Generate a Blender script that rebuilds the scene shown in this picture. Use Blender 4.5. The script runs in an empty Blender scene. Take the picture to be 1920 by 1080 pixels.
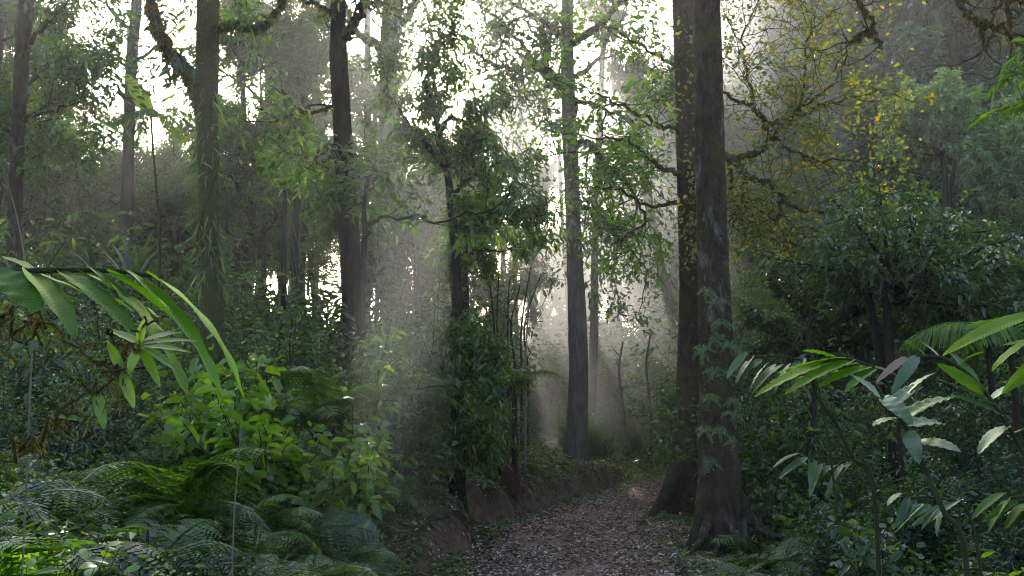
import bpy, math, random
import numpy as np
from mathutils import Vector, noise

# ------------------------------------------------------------------ basics
SC = bpy.context.scene
COL = SC.collection
F = 2059.0
PITCH = math.atan((755 - 540) / F)
CP, SP = math.cos(PITCH), math.sin(PITCH)
CAM = np.array([0.0, 0.0, 1.6])


def at(px, py, Y):
    """world point seen at photo pixel (1920x1080) at ground distance Y"""
    u, v = (px - 960) / F, (540 - py) / F
    d = np.array([u, CP - v * SP, SP + v * CP])
    return CAM + d * (Y / d[1])


def project(p):
    d = np.asarray(p, float) - CAM
    x, y, z = d[0], d[1] * CP + d[2] * SP, -d[1] * SP + d[2] * CP
    return 960 + F * x / y, 540 - F * z / y


def sm(a, b, x):
    t = np.clip((x - a) / (b - a), 0, 1)
    return t * t * (3 - 2 * t)


PY = [-20, 0, 4, 7, 10, 14, 17, 19, 21, 23, 25, 27, 30, 60]
PX = [-1.0, 0.1, 0.3, 0.45, 0.60, 0.78, 1.55, 2.15, 2.75, 3.6, 5.2, 8, 14, 80]
PW = [1.0, 1.0, 1.0, 1.0, 0.98, 0.86, 0.58, 0.5, 0.5, 0.7, 0.9, 0.9, 0.9, 0.9]


def path_x(y):
    return np.interp(y, PY, PX)


def path_w(y):
    return np.interp(y, PY, PW)


def hz(x, y):
    """ground height"""
    x = np.asarray(x, float); y = np.asarray(y, float)
    c = path_x(y); w = path_w(y)
    wob = 0.16 * np.sin(y * 1.7) + 0.09 * np.sin(y * 4.3 + 1) + 0.05 * np.sin(y * 9.1 + 2)
    left = c - w - 0.28 + wob * 0.6 - x
    bank = sm(9.0, 12.5, y) * (1 - sm(21.2, 23, y))
    slopeL = 0.19 * np.clip(left, 0, 5) + 0.05 * np.clip(left - 5, 0, 6) + 0.03 * np.clip(left - 9, 0, 60)
    z = (0.42 + 0.05 * np.sin(y * 2.3)) * sm(0.0, 0.24, left) * bank
    z = z + slopeL * (1 - 0.35 * sm(10, 16, y)) * (1 - 0.6 * sm(26, 40, y))
    z = z + (1 - bank) * 0.35 * sm(0, 1.2, left) * (y < 22)
    right = x - (c + w)
    z = z + 0.07 * np.clip(right - 0.5, 0, 40) * (y < 60)
    hill = sm(20, 34, y) * np.clip(y - 22, 0, 400) * 0.30 * sm(0.06, 0.30, x / np.maximum(y, 1))
    z = z + np.minimum(hill, 38)
    z = z + 0.10 * np.clip(y - 30, 0, 40) * sm(-0.5, 0.0, -np.abs(x) / np.maximum(y, 1))
    lump = 0.05 * np.sin(x * 1.9 + y * 0.7) * np.sin(y * 1.3 - x) + 0.02 * np.sin(x * 6.1) * np.sin(y * 5.3)
    off = np.clip(np.abs(x - c) - w, 0, 1)
    return z + lump * off


# ------------------------------------------------------------------ mesh accumulator (quads only)
class Acc:
    def __init__(s):
        s.v = []; s.q = []; s.t = []; s.m = []; s.u = []; s.n = 0

    def add(s, v, q, t, m=0, u=None):
        v = np.asarray(v, np.float32).reshape(-1, 3); q = np.asarray(q, np.int32).reshape(-1, 4)
        s.v.append(v); s.q.append(q + s.n)
        t = np.broadcast_to(np.asarray(t, np.float32), (len(v),))
        s.t.append(t); s.u.append(np.zeros(len(v), np.float32) if u is None else np.asarray(u, np.float32)); s.m.append(np.full(len(q), m, np.int32)); s.n += len(v)

    def mesh(s, name, mats, smooth=True):
        me = bpy.data.meshes.new(name)
        v = np.concatenate(s.v); q = np.concatenate(s.q); t = np.concatenate(s.t); m = np.concatenate(s.m)
        me.vertices.add(len(v)); me.vertices.foreach_set('co', v.ravel())
        me.loops.add(len(q) * 4); me.loops.foreach_set('vertex_index', q.ravel())
        me.polygons.add(len(q)); me.polygons.foreach_set('loop_start', np.arange(0, len(q) * 4, 4, dtype=np.int32))
        me.polygons.foreach_set('material_index', m)
        me.polygons.foreach_set('use_smooth', np.full(len(q), smooth))
        a = me.attributes.new('tint', 'FLOAT', 'POINT'); a.data.foreach_set('value', t)
        if any(x is M.get('leaf_ginger') or x is M.get('leaf_sheen') or x is M.get('leaf_bright') for x in mats):
            b = me.attributes.new('along', 'FLOAT', 'POINT'); b.data.foreach_set('value', np.concatenate(s.u))
        for x in mats: me.materials.append(x)
        me.update(calc_edges=True)
        return me

    def obj(s, name, mats, parent=None, smooth=True):
        return link(name, s.mesh(name, mats if isinstance(mats, (list, tuple)) else [mats], smooth), parent)


def link(name, me, parent=None):
    o = bpy.data.objects.new(name, me); COL.objects.link(o)
    if parent: o.parent = parent
    return o


def empty(name, loc=(0, 0, 0), rz=0.0, s=1.0):
    o = bpy.data.objects.new(name, None); COL.objects.link(o)
    o.location = [float(c) for c in loc]; o.rotation_euler = (0, 0, rz); o.scale = (s, s, s)
    o.empty_display_size = 0.2
    return o


def tag(o, label, cat, group=None):
    o['label'] = label; o['category'] = cat
    if group: o['group'] = group
    return o


def dup(root, loc, rz=0.0, s=1.0, tilt=(0, 0), label=None, cat=None, group=None):
    r = root.copy(); COL.objects.link(r)
    r.location = [float(c) for c in loc]; r.rotation_euler = (tilt[0], tilt[1], rz)
    r.scale = (s, s, s) if not isinstance(s, tuple) else s
    if label: tag(r, label, cat, group)
    for c in root.children:
        k = c.copy(); COL.objects.link(k); k.parent = r
        for g in c.children:
            h = g.copy(); COL.objects.link(h); h.parent = k
    return r


def unit(v):
    v = np.asarray(v, float)
    return v / (np.linalg.norm(v, axis=-1, keepdims=True) + 1e-9)


def smooth_line(P, n):
    """catmull-rom through rows of P (any columns)"""
    P = np.asarray(P, float)
    if len(P) == 2:
        t = np.linspace(0, 1, n)[:, None]
        return P[0] * (1 - t) + P[1] * t
    Q = np.vstack([2 * P[0] - P[1], P, 2 * P[-1] - P[-2]])
    out = []
    T = np.linspace(0, len(P) - 1 - 1e-6, n)
    for t in T:
        i = int(t); f = t - i
        a, b, c, d = Q[i], Q[i + 1], Q[i + 2], Q[i + 3]
        out.append(0.5 * ((2 * b) + (-a + c) * f + (2 * a - 5 * b + 4 * c - d) * f * f + (-a + 3 * b - 3 * c + d) * f ** 3))
    return np.array(out)


def tube(acc, pts, rad, sides=6, tint=0.5, m=0, rough=0.0, rng=None, lobes=None):
    pts = np.asarray(pts, float); n = len(pts)
    rad = np.broadcast_to(np.asarray(rad, float), (n,))
    T = unit(np.gradient(pts, axis=0))
    ref = np.array([0.31, 0.95, 0.05]) if abs(T[0][2]) > 0.7 else np.array([0.05, 0.1, 1.0])
    A = unit(np.cross(T, ref)); B = np.cross(T, A)
    th = np.arange(sides) * 2 * math.pi / sides
    R = rad[:, None] * np.ones((1, sides))
    if rough and rng is not None:
        k = rng.normal(0, 1, (n, sides))
        k = (k + np.roll(k, 1, 1) + np.roll(k, -1, 1)) / 1.8
        k[1:] = 0.6 * k[1:] + 0.4 * k[:-1]
        R = R * (1 + rough * k)
    if lobes is not None: R = R * lobes(np.linspace(0, 1, n)[:, None], th[None, :], pts)
    V = pts[:, None, :] + R[..., None] * (A[:, None, :] * np.cos(th)[None, :, None] + B[:, None, :] * np.sin(th)[None, :, None])
    i = np.arange(n - 1)[:, None] * sides; j = np.arange(sides)[None, :]; j2 = (j + 1) % sides
    q = np.stack([i + j, i + j2, i + sides + j2, i + sides + j], -1).reshape(-1, 4)
    acc.add(V.reshape(-1, 3), q, tint, m)


def leaves(acc, P, D, N, L, W, tint, m=0, fold=0.18, droop=0.25, round_=0.0):
    """many small folded pointed leaves, 6 verts and 2 quads each"""
    P = np.asarray(P, float); n = len(P)
    if n == 0: return
    D = unit(D); S = unit(np.cross(D, N)); U = np.cross(S, D)
    L = np.broadcast_to(L, (n,))[:, None]; W = np.broadcast_to(W, (n,))[:, None]
    dn = np.array([0, 0, -1.0])
    a1, a2 = (0.30, 0.72) if not round_ else (0.22, 0.80)
    w1, w2 = (0.50, 0.36) if not round_ else (0.46, 0.42)
    m1 = P + D * L * a1 + dn * L * droop * 0.10
    m2 = P + D * L * a2 + dn * L * droop * 0.45
    up = U * W * fold
    V = np.stack([P, m1 + S * W * w1 + up, m2 + S * W * w2 + up, P + D * L + dn * L * droop,
                  m2 - S * W * w2 + up, m1 - S * W * w1 + up], 1)
    b = np.arange(n)[:, None] * 6
    q = np.stack([b + [0, 1, 2, 3], b + [0, 3, 4, 5]], 1).reshape(-1, 4)
    acc.add(V.reshape(-1, 3), q, np.repeat(tint, 6), m)


def clusters(acc, sites, dirs, rng, k, spread, L, W, m=0, tlo=0.0, thi=1.0, flat=0.5, droop=0.35, round_=0, out=0.6, tbias=None):
    """k leaves around each twig tip"""
    sites = np.asarray(sites, float); dirs = unit(dirs)
    if len(sites) == 0: return
    P = np.repeat(sites, k, 0); D0 = np.repeat(dirs, k, 0)
    n = len(P)
    back = rng.uniform(-1, 0.3, (n, 1)) * spread * 1.3
    P = P + D0 * back + rng.normal(0, spread * 0.33, (n, 3))
    R = rng.normal(0, 1, (n, 3)); R[:, 2] = R[:, 2] * 0.5 - 0.25
    D = unit(D0 * out + unit(R) * 1.0)
    N = rng.normal(0, 1 - flat, (n, 3)) + np.array([0, 0, flat * 1.5])
    Ls = L * rng.uniform(0.55, 1.25, n)
    base = rng.uniform(0, 1, len(sites)) if tbias is None else tbias
    t = np.clip(np.repeat(base, k) * 0.5 + rng.uniform(0, 0.5, n), 0, 1) * (thi - tlo) + tlo
    leaves(acc, P, D, N, Ls, Ls * W / L, t, m, droop=droop, round_=round_)


def blade(acc, p0, d, nrm, L, W, sag=0.4, segs=14, wave=0.0, tint=0.5, m=0, tipw=0.25, fold=0.12, rng=None, ripple=6.0, torn=0.0):
    """one large leaf blade: 5 verts across, curved along its length"""
    d = unit(d); s = unit(np.cross(d, nrm)); u = np.cross(s, d)
    t = np.linspace(0, 1, segs)
    ang = sag * t
    C = p0 + (d[None] * (np.sin(ang) / max(sag, 1e-3))[:, None] - u[None] * ((1 - np.cos(ang)) / max(sag, 1e-3))[:, None]) * L
    T = d[None] * np.cos(ang)[:, None] - u[None] * np.sin(ang)[:, None]
    U = u[None] * np.cos(ang)[:, None] + d[None] * np.sin(ang)[:, None]
    w = W * 0.5 * np.power(np.clip(np.sin(np.pi * np.power(t * 0.98 + 0.015, 0.75)), 0, 1), 0.65)
    w[-1] = 0.001
    ph = rng.uniform(0, 6) if rng is not None else 0
    V = []
    for k in (-1, -0.55, 0, 0.55, 1):
        e = abs(k)
        wv = wave * W * e * np.sin(t * ripple * 2 * math.pi + ph + k * 1.3) * (t * 0.5 + 0.5)
        ww = w * (1 - torn * (e == 1) * (0.5 + 0.5 * np.sin(t * 71 + ph * 3 + k)))
        V.append(C + s[None] * (k * ww)[:, None] + U * (fold * W * e * (1.4 - e * 0.8) + wv)[:, None])
    V = np.stack(V, 1)
    i = np.arange(segs - 1)[:, None] * 5; j = np.arange(4)[None]
    q = np.stack([i + j, i + j + 1, i + 5 + j + 1, i + 5 + j], -1).reshape(-1, 4)
    tt = tint + 0.10 * np.array([0, 0, -0.6, 0, 0])[None] + np.zeros((segs, 1))
    al = (t * L)[:, None] - np.abs(np.array([-1, -0.55, 0, 0.55, 1]))[None] * W * 0.45
    acc.add(V.reshape(-1, 3), q, np.clip(tt.ravel(), 0, 1), m, (al + 1).ravel())


# ------------------------------------------------------------------ materials
def nt(name):
    m = bpy.data.materials.new(name); m.use_nodes = True
    n = m.node_tree; n.nodes.clear()
    return m, n


def N(n, t, **k):
    x = n.nodes.new(t)
    for a, b in k.items():
        if a in x.inputs: x.inputs[a].default_value = b
        else: setattr(x, a, b)
    return x


def ramp(n, stops):
    r = n.nodes.new('ShaderNodeValToRGB'); e = r.color_ramp.elements
    while len(e) > 1: e.remove(e[-1])
    e[0].position = stops[0][0]; e[0].color = (*stops[0][1], 1)
    for p, c in stops[1:]:
        x = e.new(p); x.color = (*c, 1)
    return r


def leaf_mat(name, stops, trans=0.42, gloss=0.10, rough=0.38, tr_gain=(2.0, 2.1, 0.7), vary=0.25, vein=0.0, blotch=0.0, gcol=(0.92, 0.96, 1, 1)):
    m, n = nt(name); l = n.links.new
    at_ = N(n, 'ShaderNodeAttribute', attribute_name='tint')
    oi = N(n, 'ShaderNodeObjectInfo')
    ad = N(n, 'ShaderNodeMath', operation='MULTIPLY_ADD'); ad.inputs[1].default_value = vary; ad.inputs[2].default_value = -vary / 2
    l(oi.outputs['Random'], ad.inputs[0])
    s = N(n, 'ShaderNodeMath', operation='ADD'); s.use_clamp = True
    l(at_.outputs['Fac'], s.inputs[0]); l(ad.outputs[0], s.inputs[1])
    r = ramp(n, stops); l(s.outputs[0], r.inputs[0])
    tc = N(n, 'ShaderNodeTexCoord')
    no = N(n, 'ShaderNodeTexNoise', Scale=9.0, Detail=2.0); l(tc.outputs['Object'], no.inputs['Vector'])
    mp = N(n, 'ShaderNodeMapRange'); mp.inputs[3].default_value = 0.62; mp.inputs[4].default_value = 1.35
    l(no.outputs['Fac'], mp.inputs[0])
    mul = N(n, 'ShaderNodeVectorMath', operation='SCALE'); l(r.outputs[0], mul.inputs[0]); l(mp.outputs[0], mul.inputs['Scale'])
    if vein:
        va = N(n, 'ShaderNodeAttribute', attribute_name='along')
        m1 = N(n, 'ShaderNodeMath', operation='MULTIPLY'); m1.inputs[1].default_value = vein; l(va.outputs['Fac'], m1.inputs[0])
        m3 = N(n, 'ShaderNodeMath', operation='SINE'); l(m1.outputs[0], m3.inputs[0])
        m4 = N(n, 'ShaderNodeMapRange'); m4.inputs[1].default_value = -1; m4.inputs[3].default_value = 0.72; m4.inputs[4].default_value = 1.15; l(m3.outputs[0], m4.inputs[0])
        mv = N(n, 'ShaderNodeVectorMath', operation='SCALE'); l(mul.outputs[0], mv.inputs[0]); l(m4.outputs[0], mv.inputs['Scale']); mul = mv
    if blotch:
        nb = N(n, 'ShaderNodeTexNoise', Scale=14.0, Detail=5.0, Roughness=0.7); l(tc.outputs['Object'], nb.inputs['Vector'])
        rb = ramp(n, [(1 - blotch, (0, 0, 0)), (1 - blotch + 0.05, (1, 1, 1))]); l(nb.outputs['Fac'], rb.inputs[0])
        mb = N(n, 'ShaderNodeMixRGB'); mb.inputs[2].default_value = (0.13, 0.085, 0.03, 1); l(rb.outputs[0], mb.inputs[0]); l(mul.outputs[0], mb.inputs[1]); mul = mb
    tg = N(n, 'ShaderNodeVectorMath', operation='MULTIPLY'); l(mul.outputs[0], tg.inputs[0]); tg.inputs[1].default_value = tr_gain
    df = N(n, 'ShaderNodeBsdfDiffuse'); l(mul.outputs[0], df.inputs['Color'])
    tr = N(n, 'ShaderNodeBsdfTranslucent'); l(tg.outputs[0], tr.inputs['Color'])
    mx = N(n, 'ShaderNodeMixShader'); mx.inputs[0].default_value = trans
    l(df.outputs[0], mx.inputs[1]); l(tr.outputs[0], mx.inputs[2])
    gl = N(n, 'ShaderNodeBsdfGlossy', Roughness=rough); gl.inputs['Color'].default_value = gcol
    lw = N(n, 'ShaderNodeLayerWeight', Blend=0.35)
    g = N(n, 'ShaderNodeMath', operation='MULTIPLY_ADD'); g.inputs[1].default_value = gloss * 1.6; g.inputs[2].default_value = gloss * 0.5
    l(lw.outputs['Facing'], g.inputs[0])
    m2 = N(n, 'ShaderNodeMixShader'); l(g.outputs[0], m2.inputs[0]); l(mx.outputs[0], m2.inputs[1]); l(gl.outputs[0], m2.inputs[2])
    o = N(n, 'ShaderNodeOutputMaterial'); l(m2.outputs[0], o.inputs['Surface'])
    return m


def bark_mat(name, dark, light, moss, moss_amt=0.45, scale=6.0, streak=0.25, bump=0.5, lichen=None, lichen_amt=0.6, rough=0.9):
    m, n = nt(name); l = n.links.new
    tc = N(n, 'ShaderNodeTexCoord')
    mp = N(n, 'ShaderNodeMapping'); mp.inputs['Scale'].default_value = (1, 1, streak); l(tc.outputs['Object'], mp.inputs[0])
    n1 = N(n, 'ShaderNodeTexNoise', Scale=scale * 3, Detail=6.0, Roughness=0.65); l(mp.outputs[0], n1.inputs['Vector'])
    r1 = ramp(n, [(0.32, dark), (0.68, light)]); l(n1.outputs['Fac'], r1.inputs[0])
    col = r1.outputs[0]
    if lichen:
        n3 = N(n, 'ShaderNodeTexNoise', Scale=scale * 0.8, Detail=8.0, Roughness=0.75); l(mp.outputs[0], n3.inputs['Vector'])
        r3 = ramp(n, [(lichen_amt - 0.06, (0, 0, 0)), (lichen_amt + 0.08, (1, 1, 1))]); l(n3.outputs['Fac'], r3.inputs[0])
        x = N(n, 'ShaderNodeMixRGB'); x.inputs[2].default_value = (*lichen, 1); l(r3.outputs[0], x.inputs[0]); l(col, x.inputs[1]); col = x.outputs[0]
    n2 = N(n, 'ShaderNodeTexNoise', Scale=scale * 0.55, Detail=7.0, Roughness=0.7); l(tc.outputs['Object'], n2.inputs['Vector'])
    ma = 1 - moss_amt
    r2 = ramp(n, [(max(ma * 0.5 + 0.22, 0), (0, 0, 0)), (min(ma * 0.5 + 0.36, 1), (1, 1, 1))]); l(n2.outputs['Fac'], r2.inputs[0])
    x = N(n, 'ShaderNodeMixRGB'); x.inputs[2].default_value = (*moss, 1); l(r2.outputs[0], x.inputs[0]); l(col, x.inputs[1]); col = x.outputs[0]
    b = N(n, 'ShaderNodeBsdfPrincipled', Roughness=rough); b.inputs['Specular IOR Level'].default_value = 0.25
    l(col, b.inputs['Base Color'])
    n4 = N(n, 'ShaderNodeTexNoise', Scale=scale * 6, Detail=5.0, Roughness=0.7); l(mp.outputs[0], n4.inputs['Vector'])
    bp = N(n, 'ShaderNodeBump', Strength=bump, Distance=0.04); l(n4.outputs['Fac'], bp.inputs['Height']); l(bp.outputs[0], b.inputs['Normal'])
    o = N(n, 'ShaderNodeOutputMaterial'); l(b.outputs[0], o.inputs['Surface'])
    return m


def soil_mat(name, stops, scale, bump=0.6, steep=None):
    m, n = nt(name); l = n.links.new
    tc = N(n, 'ShaderNodeTexCoord')
    n1 = N(n, 'ShaderNodeTexNoise', Scale=scale, Detail=9.0, Roughness=0.72); l(tc.outputs['Object'], n1.inputs['Vector'])
    r = ramp(n, stops); l(n1.outputs['Fac'], r.inputs[0]); col = r.outputs[0]
    if steep:
        g = N(n, 'ShaderNodeNewGeometry'); sx = N(n, 'ShaderNodeSeparateXYZ'); l(g.outputs['True Normal'], sx.inputs[0])
        rr = ramp(n, [(0.62, (1, 1, 1)), (0.90, (0, 0, 0))]); l(sx.outputs['Z'], rr.inputs[0])
        n2 = N(n, 'ShaderNodeTexNoise', Scale=7.0, Detail=8.0, Roughness=0.75); l(tc.outputs['Object'], n2.inputs['Vector'])
        r2 = ramp(n, steep); l(n2.outputs['Fac'], r2.inputs[0])
        x = N(n, 'ShaderNodeMixRGB'); l(rr.outputs[0], x.inputs[0]); l(col, x.inputs[1]); l(r2.outputs[0], x.inputs[2]); col = x.outputs[0]
    b = N(n, 'ShaderNodeBsdfPrincipled', Roughness=0.95); b.inputs['Specular IOR Level'].default_value = 0.2
    l(col, b.inputs['Base Color'])
    n4 = N(n, 'ShaderNodeTexNoise', Scale=scale * 3, Detail=6.0, Roughness=0.7); l(tc.outputs['Object'], n4.inputs['Vector'])
    bp = N(n, 'ShaderNodeBump', Strength=bump, Distance=0.05); l(n4.outputs['Fac'], bp.inputs['Height']); l(bp.outputs[0], b.inputs['Normal'])
    o = N(n, 'ShaderNodeOutputMaterial'); l(b.outputs[0], o.inputs['Surface'])
    return m


G = lambda *s: [(p, c) for p, c in s]
M = {}
M['leaf_far'] = leaf_mat('leaf_far', G((0.0, (0.022, 0.048, 0.014)), (0.5, (0.045, 0.090, 0.020)), (0.85, (0.085, 0.14, 0.026)), (1, (0.13, 0.15, 0.035))), gloss=0.06, tr_gain=(2.4, 2.6, 0.8))
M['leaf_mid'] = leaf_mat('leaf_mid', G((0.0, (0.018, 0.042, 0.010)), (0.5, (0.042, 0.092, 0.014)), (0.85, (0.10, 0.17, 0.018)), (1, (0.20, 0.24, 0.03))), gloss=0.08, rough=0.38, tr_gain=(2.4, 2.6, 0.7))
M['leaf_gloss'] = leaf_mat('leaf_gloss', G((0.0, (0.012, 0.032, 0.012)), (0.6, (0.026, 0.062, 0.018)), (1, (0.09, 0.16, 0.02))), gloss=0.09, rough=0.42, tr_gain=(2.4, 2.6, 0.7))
M['leaf_bush'] = leaf_mat('leaf_bush', G((0.0, (0.06, 0.13, 0.04)), (0.5, (0.13, 0.24, 0.06)), (1, (0.24, 0.34, 0.08))), gloss=0.12, rough=0.4, tr_gain=(2.0, 2.2, 0.9))
M['leaf_hill'] = leaf_mat('leaf_hill', G((0.0, (0.045, 0.09, 0.050)), (0.5, (0.10, 0.17, 0.080)), (1, (0.20, 0.28, 0.12))), gloss=0.16, rough=0.35)
M['leaf_yellow'] = leaf_mat('leaf_yellow', G((0.0, (0.05, 0.09, 0.015)), (0.45, (0.13, 0.18, 0.02)), (0.72, (0.30, 0.27, 0.02)), (0.9, (0.50, 0.30, 0.03)), (1, (0.50, 0.20, 0.03))), trans=0.55, gloss=0.07, tr_gain=(1.7, 1.7, 0.6))
M['leaf_bright'] = leaf_mat('leaf_bright', G((0.0, (0.05, 0.12, 0.010)), (0.6, (0.11, 0.22, 0.015)), (1, (0.22, 0.32, 0.02))), trans=0.55, gloss=0.06, tr_gain=(1.9, 2.0, 0.6), vein=0.0)
M['leaf_spread'] = leaf_mat('leaf_spread', G((0.0, (0.020, 0.050, 0.016)), (0.6, (0.045, 0.10, 0.024)), (1, (0.14, 0.22, 0.03))), gloss=0.12, rough=0.38, tr_gain=(2.4, 2.6, 0.7))
M['leaf_ginger'] = leaf_mat('leaf_ginger', G((0.0, (0.030, 0.080, 0.010)), (0.6, (0.070, 0.18, 0.010)), (0.85, (0.16, 0.30, 0.012)), (1, (0.32, 0.32, 0.03))), trans=0.62, gloss=0.05, rough=0.40, gcol=(0.7, 0.95, 0.55, 1), tr_gain=(2.2, 2.3, 0.5), vary=0.1, vein=420.0, blotch=0.38)
M['leaf_sheen'] = leaf_mat('leaf_sheen', G((0.0, (0.025, 0.065, 0.016)), (0.6, (0.060, 0.15, 0.012)), (0.85, (0.15, 0.28, 0.012)), (1, (0.32, 0.32, 0.03))), trans=0.58, gloss=0.12, rough=0.34, gcol=(0.85, 1, 0.85, 1), tr_gain=(2.2, 2.3, 0.5), vary=0.1, vein=420.0, blotch=0.40)
M['fern'] = leaf_mat('fern', G((0.0, (0.022, 0.060, 0.012)), (0.5, (0.055, 0.13, 0.016)), (1, (0.15, 0.25, 0.020))), trans=0.5, gloss=0.07, tr_gain=(2.4,2.5,.6), rough=0.4, vary=0.5)
M['moss'] = leaf_mat('moss', G((0.0, (0.05, 0.05, 0.015)), (0.6, (0.13, 0.12, 0.03)), (1, (0.26, 0.19, 0.05))), trans=0.5, gloss=0.02, tr_gain=(1.8, 1.6, 0.8))
M['dead'] = leaf_mat('dead', G((0.0, (0.07, 0.04, 0.025)), (0.5, (0.16, 0.09, 0.05)), (1, (0.32, 0.20, 0.12))), trans=0.25, gloss=0.06, tr_gain=(1.5, 1.3, 1.0))
M['litter'] = leaf_mat('litter', G((0.0, (0.13, 0.080, 0.055)), (0.5, (0.34, 0.245, 0.185)), (0.85, (0.58, 0.46, 0.37)), (1, (0.70, 0.60, 0.50))), trans=0.12, gloss=0.02, rough=0.6, tr_gain=(1.2, 1.1, 1.0))
M['grass'] = leaf_mat('grass', G((0.0, (0.05, 0.08, 0.02)), (0.6, (0.11, 0.16, 0.03)), (1, (0.22, 0.25, 0.07))), trans=0.45, gloss=0.05)
M['bark'] = bark_mat('bark', (0.014, 0.010, 0.007), (0.050, 0.034, 0.024), (0.030, 0.034, 0.012), 0.35)
M['bark_far'] = bark_mat('bark_far', (0.022, 0.018, 0.014), (0.065, 0.050, 0.038), (0.04, 0.048, 0.02), 0.4, scale=3)
M['bark_front'] = bark_mat('bark_front', (0.013, 0.009, 0.006), (0.095, 0.060, 0.036), (0.070, 0.066, 0.015), 0.46, scale=5, bump=1.0, streak=0.45, lichen=(0.24, 0.225, 0.20), lichen_amt=0.60)
M['bark_warm'] = bark_mat('bark_warm', (0.016, 0.010, 0.006), (0.095, 0.058, 0.034), (0.070, 0.062, 0.014), 0.45, scale=5, bump=0.9, streak=0.45)
M['bark_mossy'] = bark_mat('bark_mossy', (0.018, 0.014, 0.010), (0.06, 0.045, 0.03), (0.065, 0.066, 0.014), 0.72, scale=5, bump=0.9)
M['red_wood'] = bark_mat('red_wood', (0.03, 0.012, 0.008), (0.12, 0.05, 0.03), (0.03, 0.04, 0.015), 0.35, scale=6, bump=1.0)
M['bark_grey'] = bark_mat('bark_grey', (0.045, 0.034, 0.027), (0.16, 0.12, 0.092), (0.055, 0.06, 0.025), 0.25, scale=4, bump=0.7)
M['stem'] = bark_mat('stem', (0.02, 0.024, 0.010), (0.05, 0.05, 0.022), (0.05, 0.07, 0.02), 0.4, scale=8)
M['straw'] = bark_mat('straw', (0.14, 0.12, 0.08), (0.28, 0.24, 0.17), (0.10, 0.11, 0.05), 0.3, scale=8)
M['ground'] = soil_mat('ground', [(0.3, (0.018, 0.016, 0.008)), (0.5, (0.040, 0.036, 0.018)), (0.7, (0.055, 0.066, 0.022))], 2.2,
                       steep=[(0.3, (0.07, 0.043, 0.026)), (0.52, (0.12, 0.075, 0.045)), (0.7, (0.24, 0.155, 0.10))])
M['path'] = soil_mat('path', [(0.3, (0.11, 0.068, 0.045)), (0.5, (0.22, 0.148, 0.10)), (0.72, (0.36, 0.26, 0.19))], 9.0)

# ------------------------------------------------------------------ camera, light, world
cam = bpy.data.cameras.new('camera'); cam.sensor_width = 36; cam.lens = 36 * F / 1920
cam.clip_start = 0.05; cam.clip_end = 2000
co = bpy.data.objects.new('camera', cam); COL.objects.link(co)
co.location = CAM; co.rotation_euler = (math.pi / 2 + PITCH, 0, 0); SC.camera = co

sd = unit(at(832, -40, 10) - CAM)
elev = math.asin(sd[2]); azim = math.atan2(sd[0], sd[1])
sun = bpy.data.lights.new('sun', 'SUN'); sun.energy = 8.0; sun.angle = math.radians(0.5); sun.color = (1, 0.94, 0.84)
so = bpy.data.objects.new('sun', sun); COL.objects.link(so)
so.rotation_euler = Vector(sd).to_track_quat('Z', 'Y').to_euler(); so.location = (0, 0, 40)

w = bpy.data.worlds.new('World'); SC.world = w; w.use_nodes = True
wn = w.node_tree; wn.nodes.clear()
sky = wn.nodes.new('ShaderNodeTexSky'); sky.sky_type = 'NISHITA'; sky.sun_disc = False
sky.sun_elevation = elev; sky.sun_rotation = azim; sky.air_density = 0.8; sky.dust_density = 3.5; sky.ozone_density = 1.0
bg = wn.nodes.new('ShaderNodeBackground'); bg.inputs[1].default_value = 0.50
wo = wn.nodes.new('ShaderNodeOutputWorld')
wn.links.new(sky.outputs[0], bg.inputs[0]); wn.links.new(bg.outputs[0], wo.inputs[0])

SC.view_settings.view_transform = 'Standard'; SC.view_settings.look = 'None'; SC.view_settings.exposure = 0
cy = SC.cycles
SC.render.engine = 'CYCLES'
cy.max_bounces = 5; cy.diffuse_bounces = 2; cy.glossy_bounces = 2; cy.transmission_bounces = 3; cy.volume_bounces = 0; cy.transparent_max_bounces = 6
cy.use_denoising = True; cy.use_adaptive_sampling = False; cy.filter_width = 1.1
cy.sample_clamp_indirect = 4.0
cy.caustics_reflective = False; cy.caustics_refractive = False


# ------------------------------------------------------------------ ground and path
def grid_ground():
    xs = np.concatenate([-np.geomspace(220, 12, 26), np.linspace(-11.5, -3.2, 40), np.arange(-3.1, 5.0, 0.075), np.linspace(5.1, 12, 30), np.geomspace(12.6, 220, 26)])
    ys = np.concatenate([np.linspace(-60, 3, 22), np.arange(3.2, 27, 0.10), np.linspace(27.2, 60, 60), np.geomspace(62, 340, 24)])
    X, Y = np.meshgrid(xs, ys)
    Z = hz(X, Y)
    rough = np.array([noise.fractal(Vector((x * 2.2, y * 2.2, 0.0)), 1.0, 2.0, 4) for x, y in zip(X.ravel(), Y.ravel())]).reshape(X.shape)
    c = path_x(Y); ww = path_w(Y)
    off = sm(0.0, 0.5, np.abs(X - c) - ww + 0.05)
    Z = Z + rough * 0.05 * off
    # crumbly face of the cut bank
    left = c - ww - 0.28 - X
    face = np.exp(-((left - 0.12) / 0.28) ** 2) * sm(10, 13, Y) * (1 - sm(21, 23, Y))
    X = X + face * 0.10 * rough
    a = Acc(); h, k = X.shape
    i = np.arange(h - 1)[:, None] * k; j = np.arange(k - 1)[None]
    a.add(np.stack([X, Y, Z], -1).reshape(-1, 3), np.stack([i + j, i + j + 1, i + k + j + 1, i + k + j], -1).reshape(-1, 4), 0.5)
    o = a.obj('ground', M['ground']); o['kind'] = 'structure'


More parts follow.
